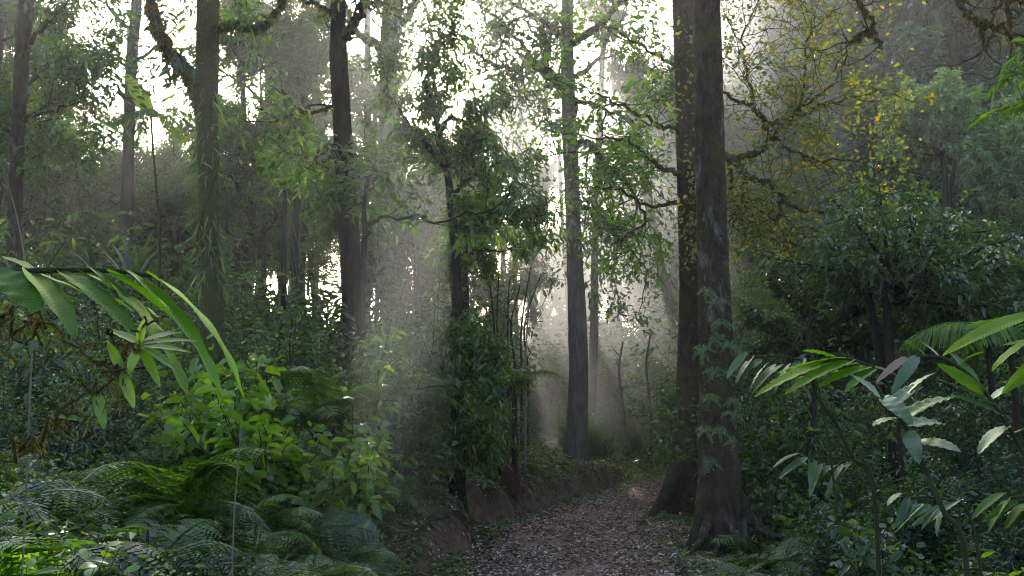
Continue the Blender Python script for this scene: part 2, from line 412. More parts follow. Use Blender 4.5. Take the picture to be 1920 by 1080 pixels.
def grid_path():
    ys = np.arange(-2, 29, 0.08); ts = np.linspace(-1, 1, 31)
    Y, Tt = np.meshgrid(ys, ts, indexing='ij')
    edge = 1 + 0.10 * np.sin(Y * 2.7 + (Tt > 0) * 2) + 0.05 * np.sin(Y * 7.1 + (Tt > 0))
    X = path_x(Y) + Tt * path_w(Y) * edge
    r = np.array([noise.fractal(Vector((x * 3, y * 3, 3.0)), 1.0, 2.0, 4) for x, y in zip(X.ravel(), Y.ravel())]).reshape(X.shape)
    Z = hz(X, Y) + 0.012 + 0.012 * r * (1 - np.abs(Tt)) - 0.02 * (np.abs(Tt) > 0.98)
    a = Acc(); h, k = X.shape
    i = np.arange(h - 1)[:, None] * k; j = np.arange(k - 1)[None]
    a.add(np.stack([X, Y, Z], -1).reshape(-1, 3), np.stack([i + j, i + j + 1, i + k + j + 1, i + k + j], -1).reshape(-1, 4), 0.5)
    o = a.obj('path', M['path']); o['kind'] = 'structure'


grid_ground(); grid_path()


# ------------------------------------------------------------------ branching skeletons
class Skel:
    def __init__(s): s.tubes = []; s.sites = []; s.dirs = []


def wander(rng, p, d, L, n, wob, up):
    pts = [np.asarray(p, float)]; d = unit(d); st = L / n
    for i in range(n):
        d = unit(d + rng.normal(0, wob, 3) + np.array([0, 0, up]))
        pts.append(pts[-1] + d * st)
    return np.array(pts), d


def grow(sk, rng, p, d, L, r, depth, nseg=5, wob=0.2, up=0.04, kids=4, ratio=0.6, ang=0.9, first=0.35, sites_each=2):
    pts, de = wander(rng, p, d, L, nseg, wob, up)
    sk.tubes.append((pts, np.linspace(r, r * (0.45 if depth else 0.3), len(pts))))
    if depth == 0:
        for t in np.linspace(0.35, 1, sites_each):
            i = t * nseg; a = min(int(i), nseg - 1)
            sk.sites.append(pts[a] + (pts[a + 1] - pts[a]) * (i - a)); sk.dirs.append(unit(pts[a + 1] - pts[a]))
        return
    for k in range(kids):
        t = first + (1 - first) * (k + rng.uniform(0, 0.8)) / kids
        i = min(t, 0.999) * nseg; a = int(i)
        q = pts[a] + (pts[a + 1] - pts[a]) * (i - a)
        dd = unit(pts[a + 1] - pts[a])
        v = rng.normal(0, 1, 3); v = unit(v - dd * v.dot(dd))
        nd = unit(dd * math.cos(ang) + v * math.sin(ang) * rng.uniform(0.7, 1.2))
        grow(sk, rng, q, nd, L * ratio * rng.uniform(0.7, 1.2), r * 0.55, depth - 1, nseg, wob, up, kids, ratio, ang, first, sites_each)
    grow(sk, rng, pts[-1], de, L * ratio, r * 0.45, depth - 1, nseg, wob, up, kids, ratio, ang, first, sites_each)


def skin(acc, sk, m=0, minr=0.0, big=8):
    for pts, r in sk.tubes:
        tube(acc, pts, np.maximum(r, minr), big if r[0] > 0.03 else (5 if r[0] > 0.012 else 3), 0.5, m)


# ------------------------------------------------------------------ prototype crowns (shared by background trees)
def make_crown(seed, R, H, kids, depth, k, L, W, mats_leaf, ang=0.95, name='crown', flat=0.5, spread=0.28, up=0.03):
    rng = np.random.default_rng(seed)
    sk = Skel()
    nl = 7
    for i in range(nl):
        a = i * 2.4 + rng.uniform(0, 0.5)
        zz = -H * 0.45 + H * 0.65 * i / nl
        d = np.array([math.cos(a), math.sin(a), rng.uniform(0.15, 0.75)])
        grow(sk, rng, (0, 0, zz), d, R * 0.52 * rng.uniform(0.8, 1.2), 0.06 * R / 2.5, depth, 5, 0.16, up, kids, 0.62, ang)
    sk.tubes.append((np.array([[0, 0, -H * 0.5], [0.1, 0, 0], [0, 0.1, H * 0.35]]), np.array([0.09, 0.07, 0.02]) * R / 2.5))
    wood = Acc(); skin(wood, sk, 0, 0.006)
    fol = Acc()
    clusters(fol, sk.sites, sk.dirs, rng, k, spread, L, W, flat=flat)
    print(name, 'sites', len(sk.sites), 'leaves', len(sk.sites) * k)
    return wood.mesh('branches', [M['bark_far']]), fol.mesh('foliage', [mats_leaf])


CR = [make_crown(11, 3.0, 4.5, 4, 3, 8, 0.16, 0.065, M['leaf_far'], name='A'),
      make_crown(12, 3.2, 4.0, 4, 3, 8, 0.19, 0.075, M['leaf_far'], name='B', flat=0.7),
      make_crown(13, 2.6, 5.5, 4, 3, 9, 0.14, 0.055, M['leaf_far'], name='C', up=0.08),
      make_crown(14, 3.4, 3.2, 4, 3, 9, 0.17, 0.06, M['leaf_far'], name='D', flat=0.8, up=-0.02)]


CR.append(make_crown(15, 3.1, 4.0, 4, 3, 7, 0.27, 0.12, M['leaf_hill'], name='E', flat=0.6, spread=0.35))


def make_trunk(seed):
    rng = np.random.default_rng(seed)
    a = Acc(); pts, _ = wander(rng, (0, 0, 0), (rng.normal(0, 0.04), 0, 1), 1.0, 14, 0.05, 0.03)
    pts[:, :2] *= 0.06 / 0.06
    pts[:, 2] /= pts[-1, 2]
    pts[:, :2] *= 0.5
    return pts


def bg_tree(px, py, Y, s, kind, label, group, rng, trunk_r=0.13, name='background_tree'):
    c = at(px, py, Y)
    gx = c[0] + rng.normal(0, 0.5); gy = c[1] + rng.normal(0, 0.4); gz = float(hz(gx, gy))
    r = empty(name, (gx, gy, gz - 0.1)); tag(r, label, 'tree', group)
    base = np.array([gx, gy, gz - 0.1])
    top = c - base
    mid = top * 0.5 + np.array([rng.normal(0, 0.12), rng.normal(0, 0.12), 0])
    pts = smooth_line([np.zeros(3), top * 0.25 + rng.normal(0, 0.05, 3) * [1, 1, 0], mid, top], 12)
    a = Acc(); tr = trunk_r * rng.uniform(0.7, 1.3)
    tube(a, pts, np.linspace(tr, tr * 0.6, 12), 8, 0.5, 0, 0.06, rng)
    a.obj('trunk', M['bark_far'], r)
    rz = rng.uniform(0, 6.28); sz = s * rng.uniform(0.85, 1.2)
    for nm, me in zip(('branches', 'foliage'), CR[kind]):
        o = link(nm, me, r); o.location = top; o.rotation_euler = (0, 0, rz); o.scale = (s, s, sz)
    return r


rng = np.random.default_rng(5)
# regions: (label, x0,x1,y0,y1, Ymin,Ymax, count, scale)
REG = [
    ('leafy background tree behind the far left lichen spotted trunk', 'trees behind the far left trunk', -120, 90, 0, 480, 22, 34, 11, 0.7),
    ('hazy background tree between the far left trunk and the forked mossy trunk', 'trees left of the forked mossy trunk', 150, 380, 300, 540, 26, 42, 9, 0.6),
    ('dark leafy tree standing between the forked mossy trunk and the dark straight trunk', 'trees right of the forked mossy trunk', 430, 610, 0, 480, 22, 38, 12, 0.62),
    ('thin crowned misty tree high up in the glare around the sun', 'trees in the glare around the sun', 650, 1250, -150, 330, 26, 46, 13, 0.40),
    ('bluish tree far off in the mist between the slim grey trunk and the twin trunks', 'misty trees between the slim trunk and the twin trunks', 1085, 1275, 190, 500, 44, 60, 7, 0.55),
    ('slender green tree in the middle distance below the sun, behind the leafy column tree', 'slender trees behind the column tree', 660, 900, 330, 560, 20, 27, 8, 0.48),
    ('pale tree standing low in the haze beneath the glare of the sun', 'low pale trees beneath the glare', 670, 1040, 230, 470, 33, 46, 13, 0.46),
    ('far pale tree filling the low gap left of the dark straight trunk', 'far pale trees in the left gaps', 60, 640, 350, 520, 40, 55, 24, 0.6),
    ('pale misty tree standing behind the bright sun gap', 'trees under the sun gap', 820, 960, 380, 640, 28, 48, 6, 0.55),
    ('pale misty tree far behind the slim grey trunk', 'trees behind the slim grey trunk', 990, 1260, 470, 690, 42, 60, 7, 0.6),
    ('blue grey hazy tree on the slope behind the twin trunks', 'trees on the slope behind the twin trunks', 1250, 1520, 60, 560, 30, 55, 13, 0.9),
    ('tree on the dark blue hillside at the upper right', 'trees on the right hillside', 1500, 2050, -60, 560, 40, 62, 26, 1.25),
    ('low dark tree behind the glossy spreading tree on the right', 'trees behind the spreading tree', 1400, 2000, 470, 660, 21, 28, 10, 0.55),
]
for lab, grp, x0, x1, y0, y1, Y0, Y1, n, s in REG:
    nx = max(1, int(round(math.sqrt(n * (x1 - x0) / max(y1 - y0, 1))))); ny = max(1, math.ceil(n / nx)); c = 0
    for iy in range(ny):
        for ix in range(nx):
            if c >= n: break
            c += 1
            px = x0 + (ix + rng.uniform(0.15, 0.85)) * (x1 - x0) / nx
            py = y0 + (iy + rng.uniform(0.15, 0.85)) * (y1 - y0) / ny
            Y = rng.uniform(Y0, Y1)
            if 'glare' in lab and 735 < px < 925 and py < 280: continue
            bg_tree(px, py, Y, s * rng.uniform(0.8, 1.2) * (Y / 32) ** 0.5, 4 if 'hillside' in lab else rng.integers(0, 4), lab, grp, rng)

# ------------------------------------------------------------------ haze
def mist(x0, x1, y0, y1, z0, z1, dens, aniso):
    a = Acc()
    V = [(x, y, z) for z in (z0, z1) for y in (y0, y1) for x in (x0, x1)]
    a.add(V, [(0, 2, 3, 1), (4, 5, 7, 6), (0, 1, 5, 4), (2, 6, 7, 3), (0, 4, 6, 2), (1, 3, 7, 5)], 0.5)
    m, n = nt('mist')
    s = N(n, 'ShaderNodeVolumeScatter', Density=dens, Anisotropy=aniso); s.inputs['Color'].default_value = (0.97, 0.98, 1, 1)
    o = N(n, 'ShaderNodeOutputMaterial'); n.links.new(s.outputs[0], o.inputs['Volume'])
    ob = a.obj('mist', m, smooth=False); ob['kind'] = 'structure'


mist(-32, 8.5, 5.0, 80, -3, 26, 0.0021, 0.70)


def mist_bank(cx, cy_, cz, rx, ry, rz, dens, aniso):
    th = np.linspace(0, math.pi, 25); ph = np.linspace(0, 2 * math.pi, 33)
    T, Pp = np.meshgrid(th, ph, indexing='ij')
    V = np.stack([cx + rx * np.sin(T) * np.cos(Pp), cy_ + ry * np.sin(T) * np.sin(Pp), cz + rz * np.cos(T)], -1)
    i = np.arange(24)[:, None] * 33; j = np.arange(32)[None]
    a = Acc(); a.add(V.reshape(-1, 3), np.stack([i + j, i + 33 + j, i + 33 + j + 1, i + j + 1], -1).reshape(-1, 4), 0.5)
    m, n = nt('mist_bank')
    s = N(n, 'ShaderNodeVolumeScatter', Density=dens, Anisotropy=aniso); s.inputs['Color'].default_value = (0.98, 0.98, 1, 1)
    o = N(n, 'ShaderNodeOutputMaterial'); n.links.new(s.outputs[0], o.inputs['Volume'])
    ob = a.obj('mist', m, smooth=True); ob['kind'] = 'structure'


mist_bank(2.2, 31, 7.2, 4.8, 12, 8.0, 0.018, 0.68)
mist_bank(-0.95, 11.5, 2.9, 0.42, 4.5, 3.6, 0.0065, 0.68)  # narrow mist body added to make a light shaft left of centre
mist_bank(4.5, 46, 7.0, 9.0, 18, 13, 0.022, 0.55)

# ------------------------------------------------------------------ helpers for hand placed trees
def rad(wpx, Y): return 0.5 * wpx * Y / F


def ground_pt(px, Y, py=900):
    x = at(px, py, Y)[0]
    return np.array([x, Y, float(hz(x, Y))])


def moss_fuzz(acc, pts, r, n, L, rng, m=0, hang=0.4, W=0.35, t0=0, t1=1):
    pts = np.asarray(pts); r = np.broadcast_to(r, (len(pts),))
    t = (t0 + (t1 - t0) * rng.uniform(0, 1, n)) * (len(pts) - 1.001); i = t.astype(int); f = (t - i)[:, None]
    c = pts[i] * (1 - f) + pts[i + 1] * f; rr = r[i] * (1 - f[:, 0]) + r[i + 1] * f[:, 0]
    d = unit(pts[i + 1] - pts[i]); v = rng.normal(0, 1, (n, 3)); v = unit(v - d * (v * d).sum(1, keepdims=True))
    leaves(acc, c + v * rr[:, None] * 0.95, v * (1 - hang) + np.array([0, 0, -hang]) + rng.normal(0, 0.35, (n, 3)), rng.normal(0, 1, (n, 3)),
           L * rng.uniform(0.4, 1.4, n), L * W * rng.uniform(0.4, 1.2, n), rng.uniform(0, 1, n), m, droop=0.3)


def buttress(k, amp, h, seed=0):
    rg = np.random.default_rng(seed); ph = rg.uniform(0, 6, 4)
    def f(t, th, pts):
        z = (pts[:, 2] - pts[:, 2].min())[:, None]
        e = np.exp(-z / h)
        rid = np.power(0.5 + 0.5 * np.cos(k * th + ph[0] + z * 0.25), 2.2) + 0.35 * np.cos((k - 2) * th + ph[1])
        fl = 0.045 * np.cos(k * th + ph[0] + z * 0.2) + 0.035 * np.cos(3 * th + ph[2] + z * 0.9) + 0.02 * np.cos(7 * th + z * 2.1)
        return 1 + amp * e * rid + fl
    return f


def trunk_tree(name, label, cat, prof, Y, mat, seed, sides=28, group=None, flare=(5, 0.5, 0.35), seg=60, base_px=None):
    """prof: list (py, px, width px) from top to bottom; base set on the ground. Returns root and the trunk line in world space"""
    P = []
    for py, px, wd in prof:
        p = at(px, py, Y); p[1] = Y
        P.append([*p, rad(wd, Y)])
    b = P[-1]; g = float(hz(b[0], Y)) - 0.12
    P[-1] = [b[0], Y, g, b[3]] if b[2] > g + 0.02 and b[2] - g < 1.2 else P[-1]
    if P[-1][2] > g + 0.02: P.append([b[0] + 0.02, Y, g, b[3] * 1.15])
    P = np.array(P)[::-1]
    S = smooth_line(P, seg)
    root = empty(name, P[0][:3]); tag(root, label, cat, group)
    a = Acc(); rg = np.random.default_rng(seed)
    L = S[:, :3] - P[0][:3]
    tube(a, L, S[:, 3], sides, 0.5, 0, 0.018, rg, buttress(flare[0], flare[1], flare[2], seed))
    a.obj('trunk', mat, root)
    return root, S, rg


def limb_px(pts, n=None):
    return smooth_line([at(x, y, Y) for x, y, Y in pts], n or len(pts) * 5)


def add_limbs(root, limbs, mat, rg, twigs=5, depth=1, tl=0.6, wob=0.25, up=0.03, kids=3, jitter=0.02, name='branch', tw_r=0.012, ang=0.9, moss=0, mossL=0.04, hangm=0.6, first=0.15):
    """limbs: (pts px, r0, r1). each limb is a part; returns twig tips"""
    o = np.array(root.location); sites = []; dirs = []; ms = Acc()
    for pts, r0, r1 in limbs:
        L = limb_px(pts); L[1:-1] += rg.normal(0, jitter, (len(L) - 2, 3))
        a = Acc(); sk = Skel(); R = np.linspace(r0, r1, len(L))
        tube(a, L - o, R, 9, 0.5, 0, 0.06, rg)
        if moss: moss_fuzz(ms, L - o, R, int(moss * len(L)), mossL, rg, hang=hangm)
        for k in range(twigs):
            t = first + (1 - first) * (k + rg.uniform(0, 1)) / twigs; i = int(min(t, 0.98) * (len(L) - 1))
            d = unit(L[i + 1] - L[i]); v = rg.normal(0, 1, 3); v = unit(v - d * v.dot(d))
            grow(sk, rg, L[i] - o, unit(d * math.cos(ang) + v * math.sin(ang)), tl * rg.uniform(0.6, 1.3), min(tw_r, R[i] * 0.7), depth, 5, wob, up, kids, 0.65, 0.8)
        grow(sk, rg, L[-1] - o, unit(L[-1] - L[-2]), tl, r1, depth, 5, wob, up, kids, 0.65, 0.8)
        skin(a, sk, 0, 0.0035, 7)
        a.obj(name, mat, root)
        sites += sk.sites; dirs += sk.dirs
    if moss: ms.obj('moss', M['moss'], root)
    return np.array(sites), np.array(dirs)


def foliage(root, sites, dirs, rg, k, spread, L, W, mat, name='foliage', **kw):
    a = Acc(); clusters(a, sites, dirs, rg, k, spread, L, W, **kw)
    return a.obj(name, mat, root)


# --- front of the twin trunks
t7, S7, rg = trunk_tree('tree', 'front one of the twin trunks by the path, thick and straight with pale lichen streaks', 'tree',
    [(-420, 1316, 46), (-150, 1321, 48), (0, 1325, 51), (200, 1329, 54), (400, 1334, 57), (600, 1342, 61), (780, 1347, 68), (900, 1349, 78), (980, 1351, 92), (1036, 1352, 112)],
    12.0, M['bark_front'], 7, 40, flare=(5, 0.45, 0.22), seg=150)
o7 = np.array(t7.location)
a = Acc()
for pts, r0 in (([(1378, 925, 11.95), (1400, 965, 11.9), (1432, 993, 11.8), (1475, 1012, 11.7)], 0.10), ([(1335, 960, 11.9), (1318, 1005, 11.7), (1296, 1036, 11.5)], 0.08),
                ([(1365, 970, 11.85), (1388, 1015, 11.6), (1400, 1052, 11.2)], 0.07), ([(1352, 980, 11.8), (1346, 1030, 11.4), (1330, 1062, 11.0)], 0.06)):
    L = limb_px(pts, 16); tube(a, L - o7, np.linspace(r0, r0 * 0.25, 16), 12, 0.5, 0, 0.08, rg)
a.obj('root', M['bark_front'], t7)
a = Acc(); moss_fuzz(a, S7[:, :3] - o7, S7[:, 3], 9000, 0.022, rg, hang=0.3); a.obj('moss', M['moss'], t7)

# --- rear of the twin trunks with the gnarled side limbs
t6, S6, rg = trunk_tree('tree', 'darker rear one of the twin trunks, with gnarled mossy limbs reaching out to both sides', 'tree',
    [(-420, 1270, 38), (-100, 1276, 40), (0, 1280, 41), (200, 1286, 42), (400, 1292, 42), (560, 1294, 42), (720, 1290, 46), (850, 1284, 50), (910, 1280, 58), (955, 1277, 70)],
    15.8, M['bark_warm'], 8, 32, flare=(4, 0.25, 0.25), seg=130)
o6 = np.array(t6.location)
a = Acc()
for pts, r0 in (([(1272, 870, 15.7), (1254, 920, 15.5), (1234, 950, 15.4), (1212, 972, 15.2)], 0.14), ([(1290, 900, 15.7), (1305, 940, 15.5), (1318, 962, 15.3)], 0.10)):
    L = limb_px(pts, 16); tube(a, L - o6, np.linspace(r0, r0 * 0.3, 16), 12, 0.5, 0, 0.08, rg)
a.obj('root', M['bark_warm'], t6)
Y = 15.7
R6 = [([(1290, 300, Y), (1350, 293, Y - .3), (1382, 300, Y - .6), (1415, 285, Y - .8), (1440, 268, Y - .9), (1437, 236, Y - 1), (1424, 212, Y - 1), (1385, 190, Y - .8), (1352, 172, Y - .6)], .075, .018),
      ([(1440, 232, Y - 1), (1480, 225, Y - 1.1), (1520, 207, Y - 1.2), (1570, 190, Y - 1.2), (1640, 172, Y - 1)], .040, .010),
      ([(1436, 268, Y - .9), (1456, 248, Y - 1), (1468, 226, Y - 1.1), (1500, 205, Y - 1.2), (1560, 160, Y - 1.4)], .034, .010),
      ([(1376, 302, Y - .6), (1398, 328, Y - .8), (1437, 343, Y - .9), (1466, 362, Y - 1), (1482, 385, Y - 1), (1530, 400, Y - 1), (1600, 398, Y - 1)], .055, .012),
      ([(1400, 330, Y - .8), (1394, 365, Y - .8), (1386, 395, Y - .8), (1376, 425, Y - .7)], .034, .012),
      ([(1468, 372, Y - 1), (1462, 392, Y - 1), (1456, 415, Y - 1)], .034, .016),
      ([(1450, 262, Y - .9), (1490, 285, Y - 1.2), (1540, 304, Y - 1.4), (1640, 300, Y - 1.6)], .026, .008),
      ([(1416, 210, Y - 1), (1402, 150, Y - .8), (1392, 80, Y - .6), (1418, 10, Y - .5)], .026, .008),
      ([(1500, 214, Y - 1.1), (1508, 130, Y - 1.2), (1520, 60, Y - 1.2), (1575, 15, Y - 1.2)], .022, .007),
      ([(1366, 305, Y - .5), (1372, 340, Y - .5), (1362, 370, Y - .5)], .04, .02)]
st, di = add_limbs(t6, R6, M['bark_mossy'], rg, twigs=13, depth=1, tl=0.8, wob=0.3, kids=3, moss=14, mossL=0.03, tw_r=.008)
foliage(t6, st, di, rg, 6, 0.22, 0.070, 0.042, M['leaf_yellow'], name='yellowing_leaves', droop=0.15, round_=1, thi=0.86)
L6 = [([(1276, 245, Y), (1240, 236, Y - .2), (1200, 216, Y - .3), (1150, 190, Y - .4), (1090, 165, Y - .5)], .035, .010),
      ([(1280, 130, Y), (1240, 110, Y - .2), (1190, 80, Y - .4), (1120, 40, Y - .5)], .03, .010),
      ([(1285, 372, Y), (1240, 385, Y - .2), (1200, 380, Y - .3), (1160, 352, Y - .3), (1110, 352, Y - .3)], .034, .010),
      ([(1280, 325, Y), (1232, 312, Y + .1), (1205, 285, Y + .1), (1170, 262, Y + .2), (1100, 255, Y + .2)], .045, .010),
      ([(1195, 378, Y), (1210, 410, Y), (1170, 450, Y), (1150, 440, Y)], .02, .008)]
st, di = add_limbs(t6, L6, M['bark_mossy'], rg, twigs=6, depth=1, tl=0.7, wob=0.3, kids=3, moss=14, mossL=0.03, tw_r=.008)
foliage(t6, st, di, rg, 6, 0.22, 0.10, 0.055, M['leaf_bright'], name='green_leaves', droop=0.2, thi=0.9, round_=1)
a = Acc(); moss_fuzz(a, S6[:, :3] - o6, S6[:, 3], 5000, 0.03, rg, hang=0.4); a.obj('moss', M['moss'], t6)

# --- slim grey tree in the middle
t5, S5, rg = trunk_tree('tree', 'slim grey trunk on the cut bank in hazy light, crooked limbs near its top', 'tree',
    [(-260, 1070, 18), (-80, 1066, 20), (0, 1064, 22), (120, 1064, 25), (200, 1066, 28), (330, 1071, 28), (470, 1077, 29), (600, 1083, 34), (700, 1086, 35), (790, 1083, 39), (850, 1080, 48)],
    21.4, M['bark_grey'], 9, 30, flare=(5, 0.3, 0.5), seg=110)
Y = 21.4
L5 = [([(1068, 178, Y), (1040, 142, Y - .3), (1000, 120, Y - .5), (960, 130, Y - .6), (920, 118, Y - .8), (880, 90, Y - 1)], .10, .02),
      ([(1070, 165, Y), (1050, 150, Y + .3), (1015, 138, Y + .6), (985, 95, Y + .8), (940, 40, Y + 1), (900, 10, Y + 1)], .07, .02),
      ([(1066, 120, Y), (1050, 70, Y + .2), (1010, 35, Y + .2), (960, 5, Y)], .09, .03),
      ([(1066, 85, Y), (1105, 62, Y - .3), (1135, 35, Y - .5), (1180, -10, Y - .6)], .09, .03),
      ([(1070, 145, Y), (1100, 130, Y + .3), (1130, 100, Y + .5), (1140, 60, Y + .6), (1190, 40, Y + .8)], .06, .02),
      ([(1074, 275, Y), (1100, 268, Y - .4), (1122, 285, Y - .6), (1135, 310, Y - .7), (1175, 345, Y - .9)], .07, .03),
      ([(1108, 270, Y - .4), (1124, 295, Y - .4), (1122, 330, Y - .4)], .05, .02),
      ([(1072, 185, Y), (1110, 195, Y - .5), (1160, 215, Y - 1), (1230, 235, Y - 1.4)], .05, .018),
      ([(1080, 385, Y), (1120, 400, Y + .4), (1160, 440, Y + .8), (1200, 490, Y + 1)], .045, .018),
      ([(1066, 175, Y), (1035, 160, Y - .2), (1005, 172, Y - .6), (960, 165, Y - 1)], .05, .015)]
st, di = add_limbs(t5, L5, M['bark'], rg, twigs=6, depth=2, tl=1.2, wob=0.28, kids=2, moss=10, mossL=0.06, tw_r=0.025)
foliage(t5, st, di, rg, 8, 0.28, 0.13, 0.055, M['leaf_mid'])

# --- forked mossy tree
t3, S3, rg = trunk_tree('tree', 'forked dark trunk wrapped in moss, one thick limb leaning up to the left', 'tree',
    [(-300, 394, 40), (-100, 391, 41), (0, 390, 42), (160, 387, 44), (240, 387, 40), (320, 389, 37), (420, 391, 35), (510, 395, 38), (640, 398, 44)],
    12.0, M['bark_mossy'], 10, 28, seg=100)
o3 = np.array(t3.location); Y = 12
L3 = [([(384, 215, Y), (368, 165, Y - .1), (348, 128, Y - .1), (318, 90, Y - .2), (296, 50, Y - .2), (283, 0, Y - .2), (272, -110, Y - .2)], .068, .05),
      ([(400, 50, Y), (440, 40, Y - .3), (475, 50, Y - .4), (505, 38, Y - .5), (530, 0, Y - .5), (545, -60, Y - .5)], .03, .02)]
st, di = add_limbs(t3, L3, M['bark_mossy'], rg, twigs=2, depth=1, tl=0.5, wob=0.3, kids=3, moss=120, mossL=0.05)
foliage(t3, st, di, rg, 9, 0.22, 0.14, 0.05, M['leaf_mid'])
a = Acc(); moss_fuzz(a, S3[:, :3] - o3, S3[:, 3], 8000, 0.026, rg, hang=0.5); a.obj('moss', M['moss'], t3)
ep = empty('climber', o3); tag(ep, 'narrow leaved green climber hanging down the forked mossy trunk', 'climber')
a = Acc(); moss_fuzz(a, S3[:, :3] - o3, S3[:, 3] * 1.1, 170, 0.15, rg, hang=0.45, W=0.2, t0=0.42, t1=0.66); moss_fuzz(a, S3[:, :3] - o3, S3[:, 3] * 1.1, 200, 0.16, rg, hang=0.75, W=0.14, t0=0.18, t1=0.36); a.obj('foliage', M['leaf_mid'], ep)
a = Acc(); th = np.linspace(0, 9, 60); l = S3[5:65, :3] - o3; tube(a, l + np.stack([np.cos(th) * .13, np.sin(th) * .13, 0 * th], 1), 0.008, 5); a.obj('stem', M['stem'], ep)

# --- dark straight trunk left of centre
t4, S4, rg = trunk_tree('tree', 'dark straight trunk left of the sun gap with a curved fork near the top', 'tree',
    [(-300, 628, 24), (-60, 634, 26), (40, 634, 28), (110, 634, 34), (250, 642, 36), (450, 654, 38), (600, 660, 36), (700, 662, 40)],
    14.0, M['bark'], 11, 26, seg=90)
Y = 14
L4 = [([(634, 115, Y), (640, 80, Y), (658, 52, Y - .1), (674, 22, Y - .2), (684, -30, Y - .2), (690, -120, Y - .2)], .08, .05),
      ([(636, 200, Y), (608, 206, Y - .2), (560, 218, Y - .5), (505, 229, Y - .7)], .03, .012),
      ([(632, 40, Y), (610, 15, Y - .2), (560, -5, Y - .4), (500, -20, Y - .6)], .035, .015),
      ([(668, 10, Y - .2), (710, 5, Y - .3), (745, 16, Y - .3), (770, 12, Y - .4)], .022, .010),
      ([(640, 260, Y), (610, 300, Y - .4), (570, 290, Y - .7)], .025, .01), ([(648, 350, Y), (680, 320, Y + .4), (700, 290, Y + .6)], .03, .01)]
st, di = add_limbs(t4, L4, M['bark'], rg, twigs=4, depth=2, tl=0.8, wob=0.28, kids=2, moss=14, mossL=0.05, tw_r=0.015)
foliage(t4, st, di, rg, 6, 0.22, 0.11, 0.042, M['leaf_mid'])

# --- further trunks
t4b, S, rg = trunk_tree('tree', 'broad bluish trunk standing back in the haze, just right of the dark straight trunk', 'tree',
    [(-260, 745, 30), (0, 738, 38), (100, 729, 34), (300, 731, 38), (500, 734, 42), (640, 738, 50)], 24.0, M['bark_far'], 12, 20, seg=60)
st, di = add_limbs(t4b, [([(728, 110, 24), (700, 80, 24), (668, 60, 24.3), (650, 20, 24.5)], .13, .06), ([(735, 60, 24), (770, 20, 24), (800, -60, 24)], .12, .06)], M['bark_far'], rg, twigs=4, depth=2, tl=1.2, kids=3, tw_r=.03)
foliage(t4b, st, di, rg, 4, 0.3, 0.16, 0.06, M['leaf_far'])
t1, S1, rg = trunk_tree('tree', 'lichen spotted brown trunk at the far left edge', 'tree',
    [(-260, 66, 28), (0, 50, 28), (80, 43, 27), (200, 36, 25), (330, 30, 26), (460, 26, 28), (600, 24, 32)], 17.0, M['bark_front'], 13, 22, seg=70)
st, di = add_limbs(t1, [([(40, 100, 17), (70, 60, 17), (120, 20, 17.5)], .05, .02), ([(34, 260, 17), (-10, 230, 17), (-60, 200, 17)], .04, .02), ([(30, 230, 17), (80, 215, 16.6), (150, 190, 16.4)], .035, .012)], M['bark'], rg, twigs=4, depth=2, tl=1.0, kids=3, moss=10)
foliage(t1, st, di, rg, 8, 0.25, 0.14, 0.055, M['leaf_mid'])
t2, S2, rg = trunk_tree('tree', 'slender leaning trunk rising through the pale sky gap left of the forked mossy trunk', 'tree',
    [(-260, 268, 18), (0, 256, 20), (90, 248, 22), (200, 243, 22), (330, 240, 22), (480, 234, 26), (600, 230, 30)], 24.0, M['bark_far'], 14, 18, seg=60)
st, di = add_limbs(t2, [([(250, 60, 24), (215, 30, 24), (190, -20, 24)], .06, .02), ([(246, 120, 24), (290, 90, 24.3), (320, 60, 24.5)], .05, .02)], M['bark_far'], rg, twigs=3, depth=2, tl=0.9, kids=2)
foliage(t2, st, di, rg, 5, 0.3, 0.16, 0.06, M['leaf_far'])

# --- leafy column tree under the sun
tc, Sc_, rg = trunk_tree('tree', 'crooked leafy tree smothered in climbers below the sun gap, left of the slim grey trunk', 'tree',
    [(150, 795, 8), (240, 822, 11), (330, 840, 13), (420, 850, 16), (520, 857, 17), (620, 858, 20), (780, 858, 26), (870, 858, 34)], 14.0, M['bark'], 15, 16, seg=70)
Y = 14
LC = [([(838, 320, Y), (800, 270, Y - .2), (760, 220, Y - .4), (720, 170, Y - .5)], .04, .015), ([(826, 250, Y), (850, 220, Y + .2), (880, 235, Y + .3)], .03, .012),
      ([(850, 420, Y), (890, 420, Y - .2), (930, 400, Y - .4), (970, 420, Y - .5)], .03, .012),
      ([(845, 370, Y), (880, 330, Y), (915, 310, Y)], .03, .012), ([(796, 150, Y), (810, 130, Y), (820, 120, Y)], .02, .01), ([(853, 480, Y), (890, 470, Y), (930, 470, Y)], .025, .012),
      ([(857, 560, Y), (850, 600, Y - .2), (846, 650, Y - .3)], .025, .012), ([(857, 600, Y), (880, 640, Y - .2), (885, 700, Y - .3)], .025, .012),
      ([(857, 700, Y), (850, 740, Y - .2), (848, 800, Y - .3)], .025, .012), ([(857, 720, Y), (875, 780, Y - .2), (880, 820, Y - .3)], .025, .012)]
st, di = add_limbs(tc, LC, M['bark'], rg, twigs=5, depth=2, tl=0.42, wob=0.25, kids=3, moss=10, tw_r=.012)
foliage(tc, st, di, rg, 9, 0.18, 0.09, 0.034, M['leaf_mid'], droop=0.6)
ts, S, rg = trunk_tree('young_tree', 'thin dark young tree with one long branch sweeping right at mid height', 'young tree',
    [(330, 690, 6), (390, 683, 8), (440, 684, 10), (520, 680, 12), (620, 678, 14)], 12.5, M['bark'], 16, 10, seg=40)
Y = 12.5
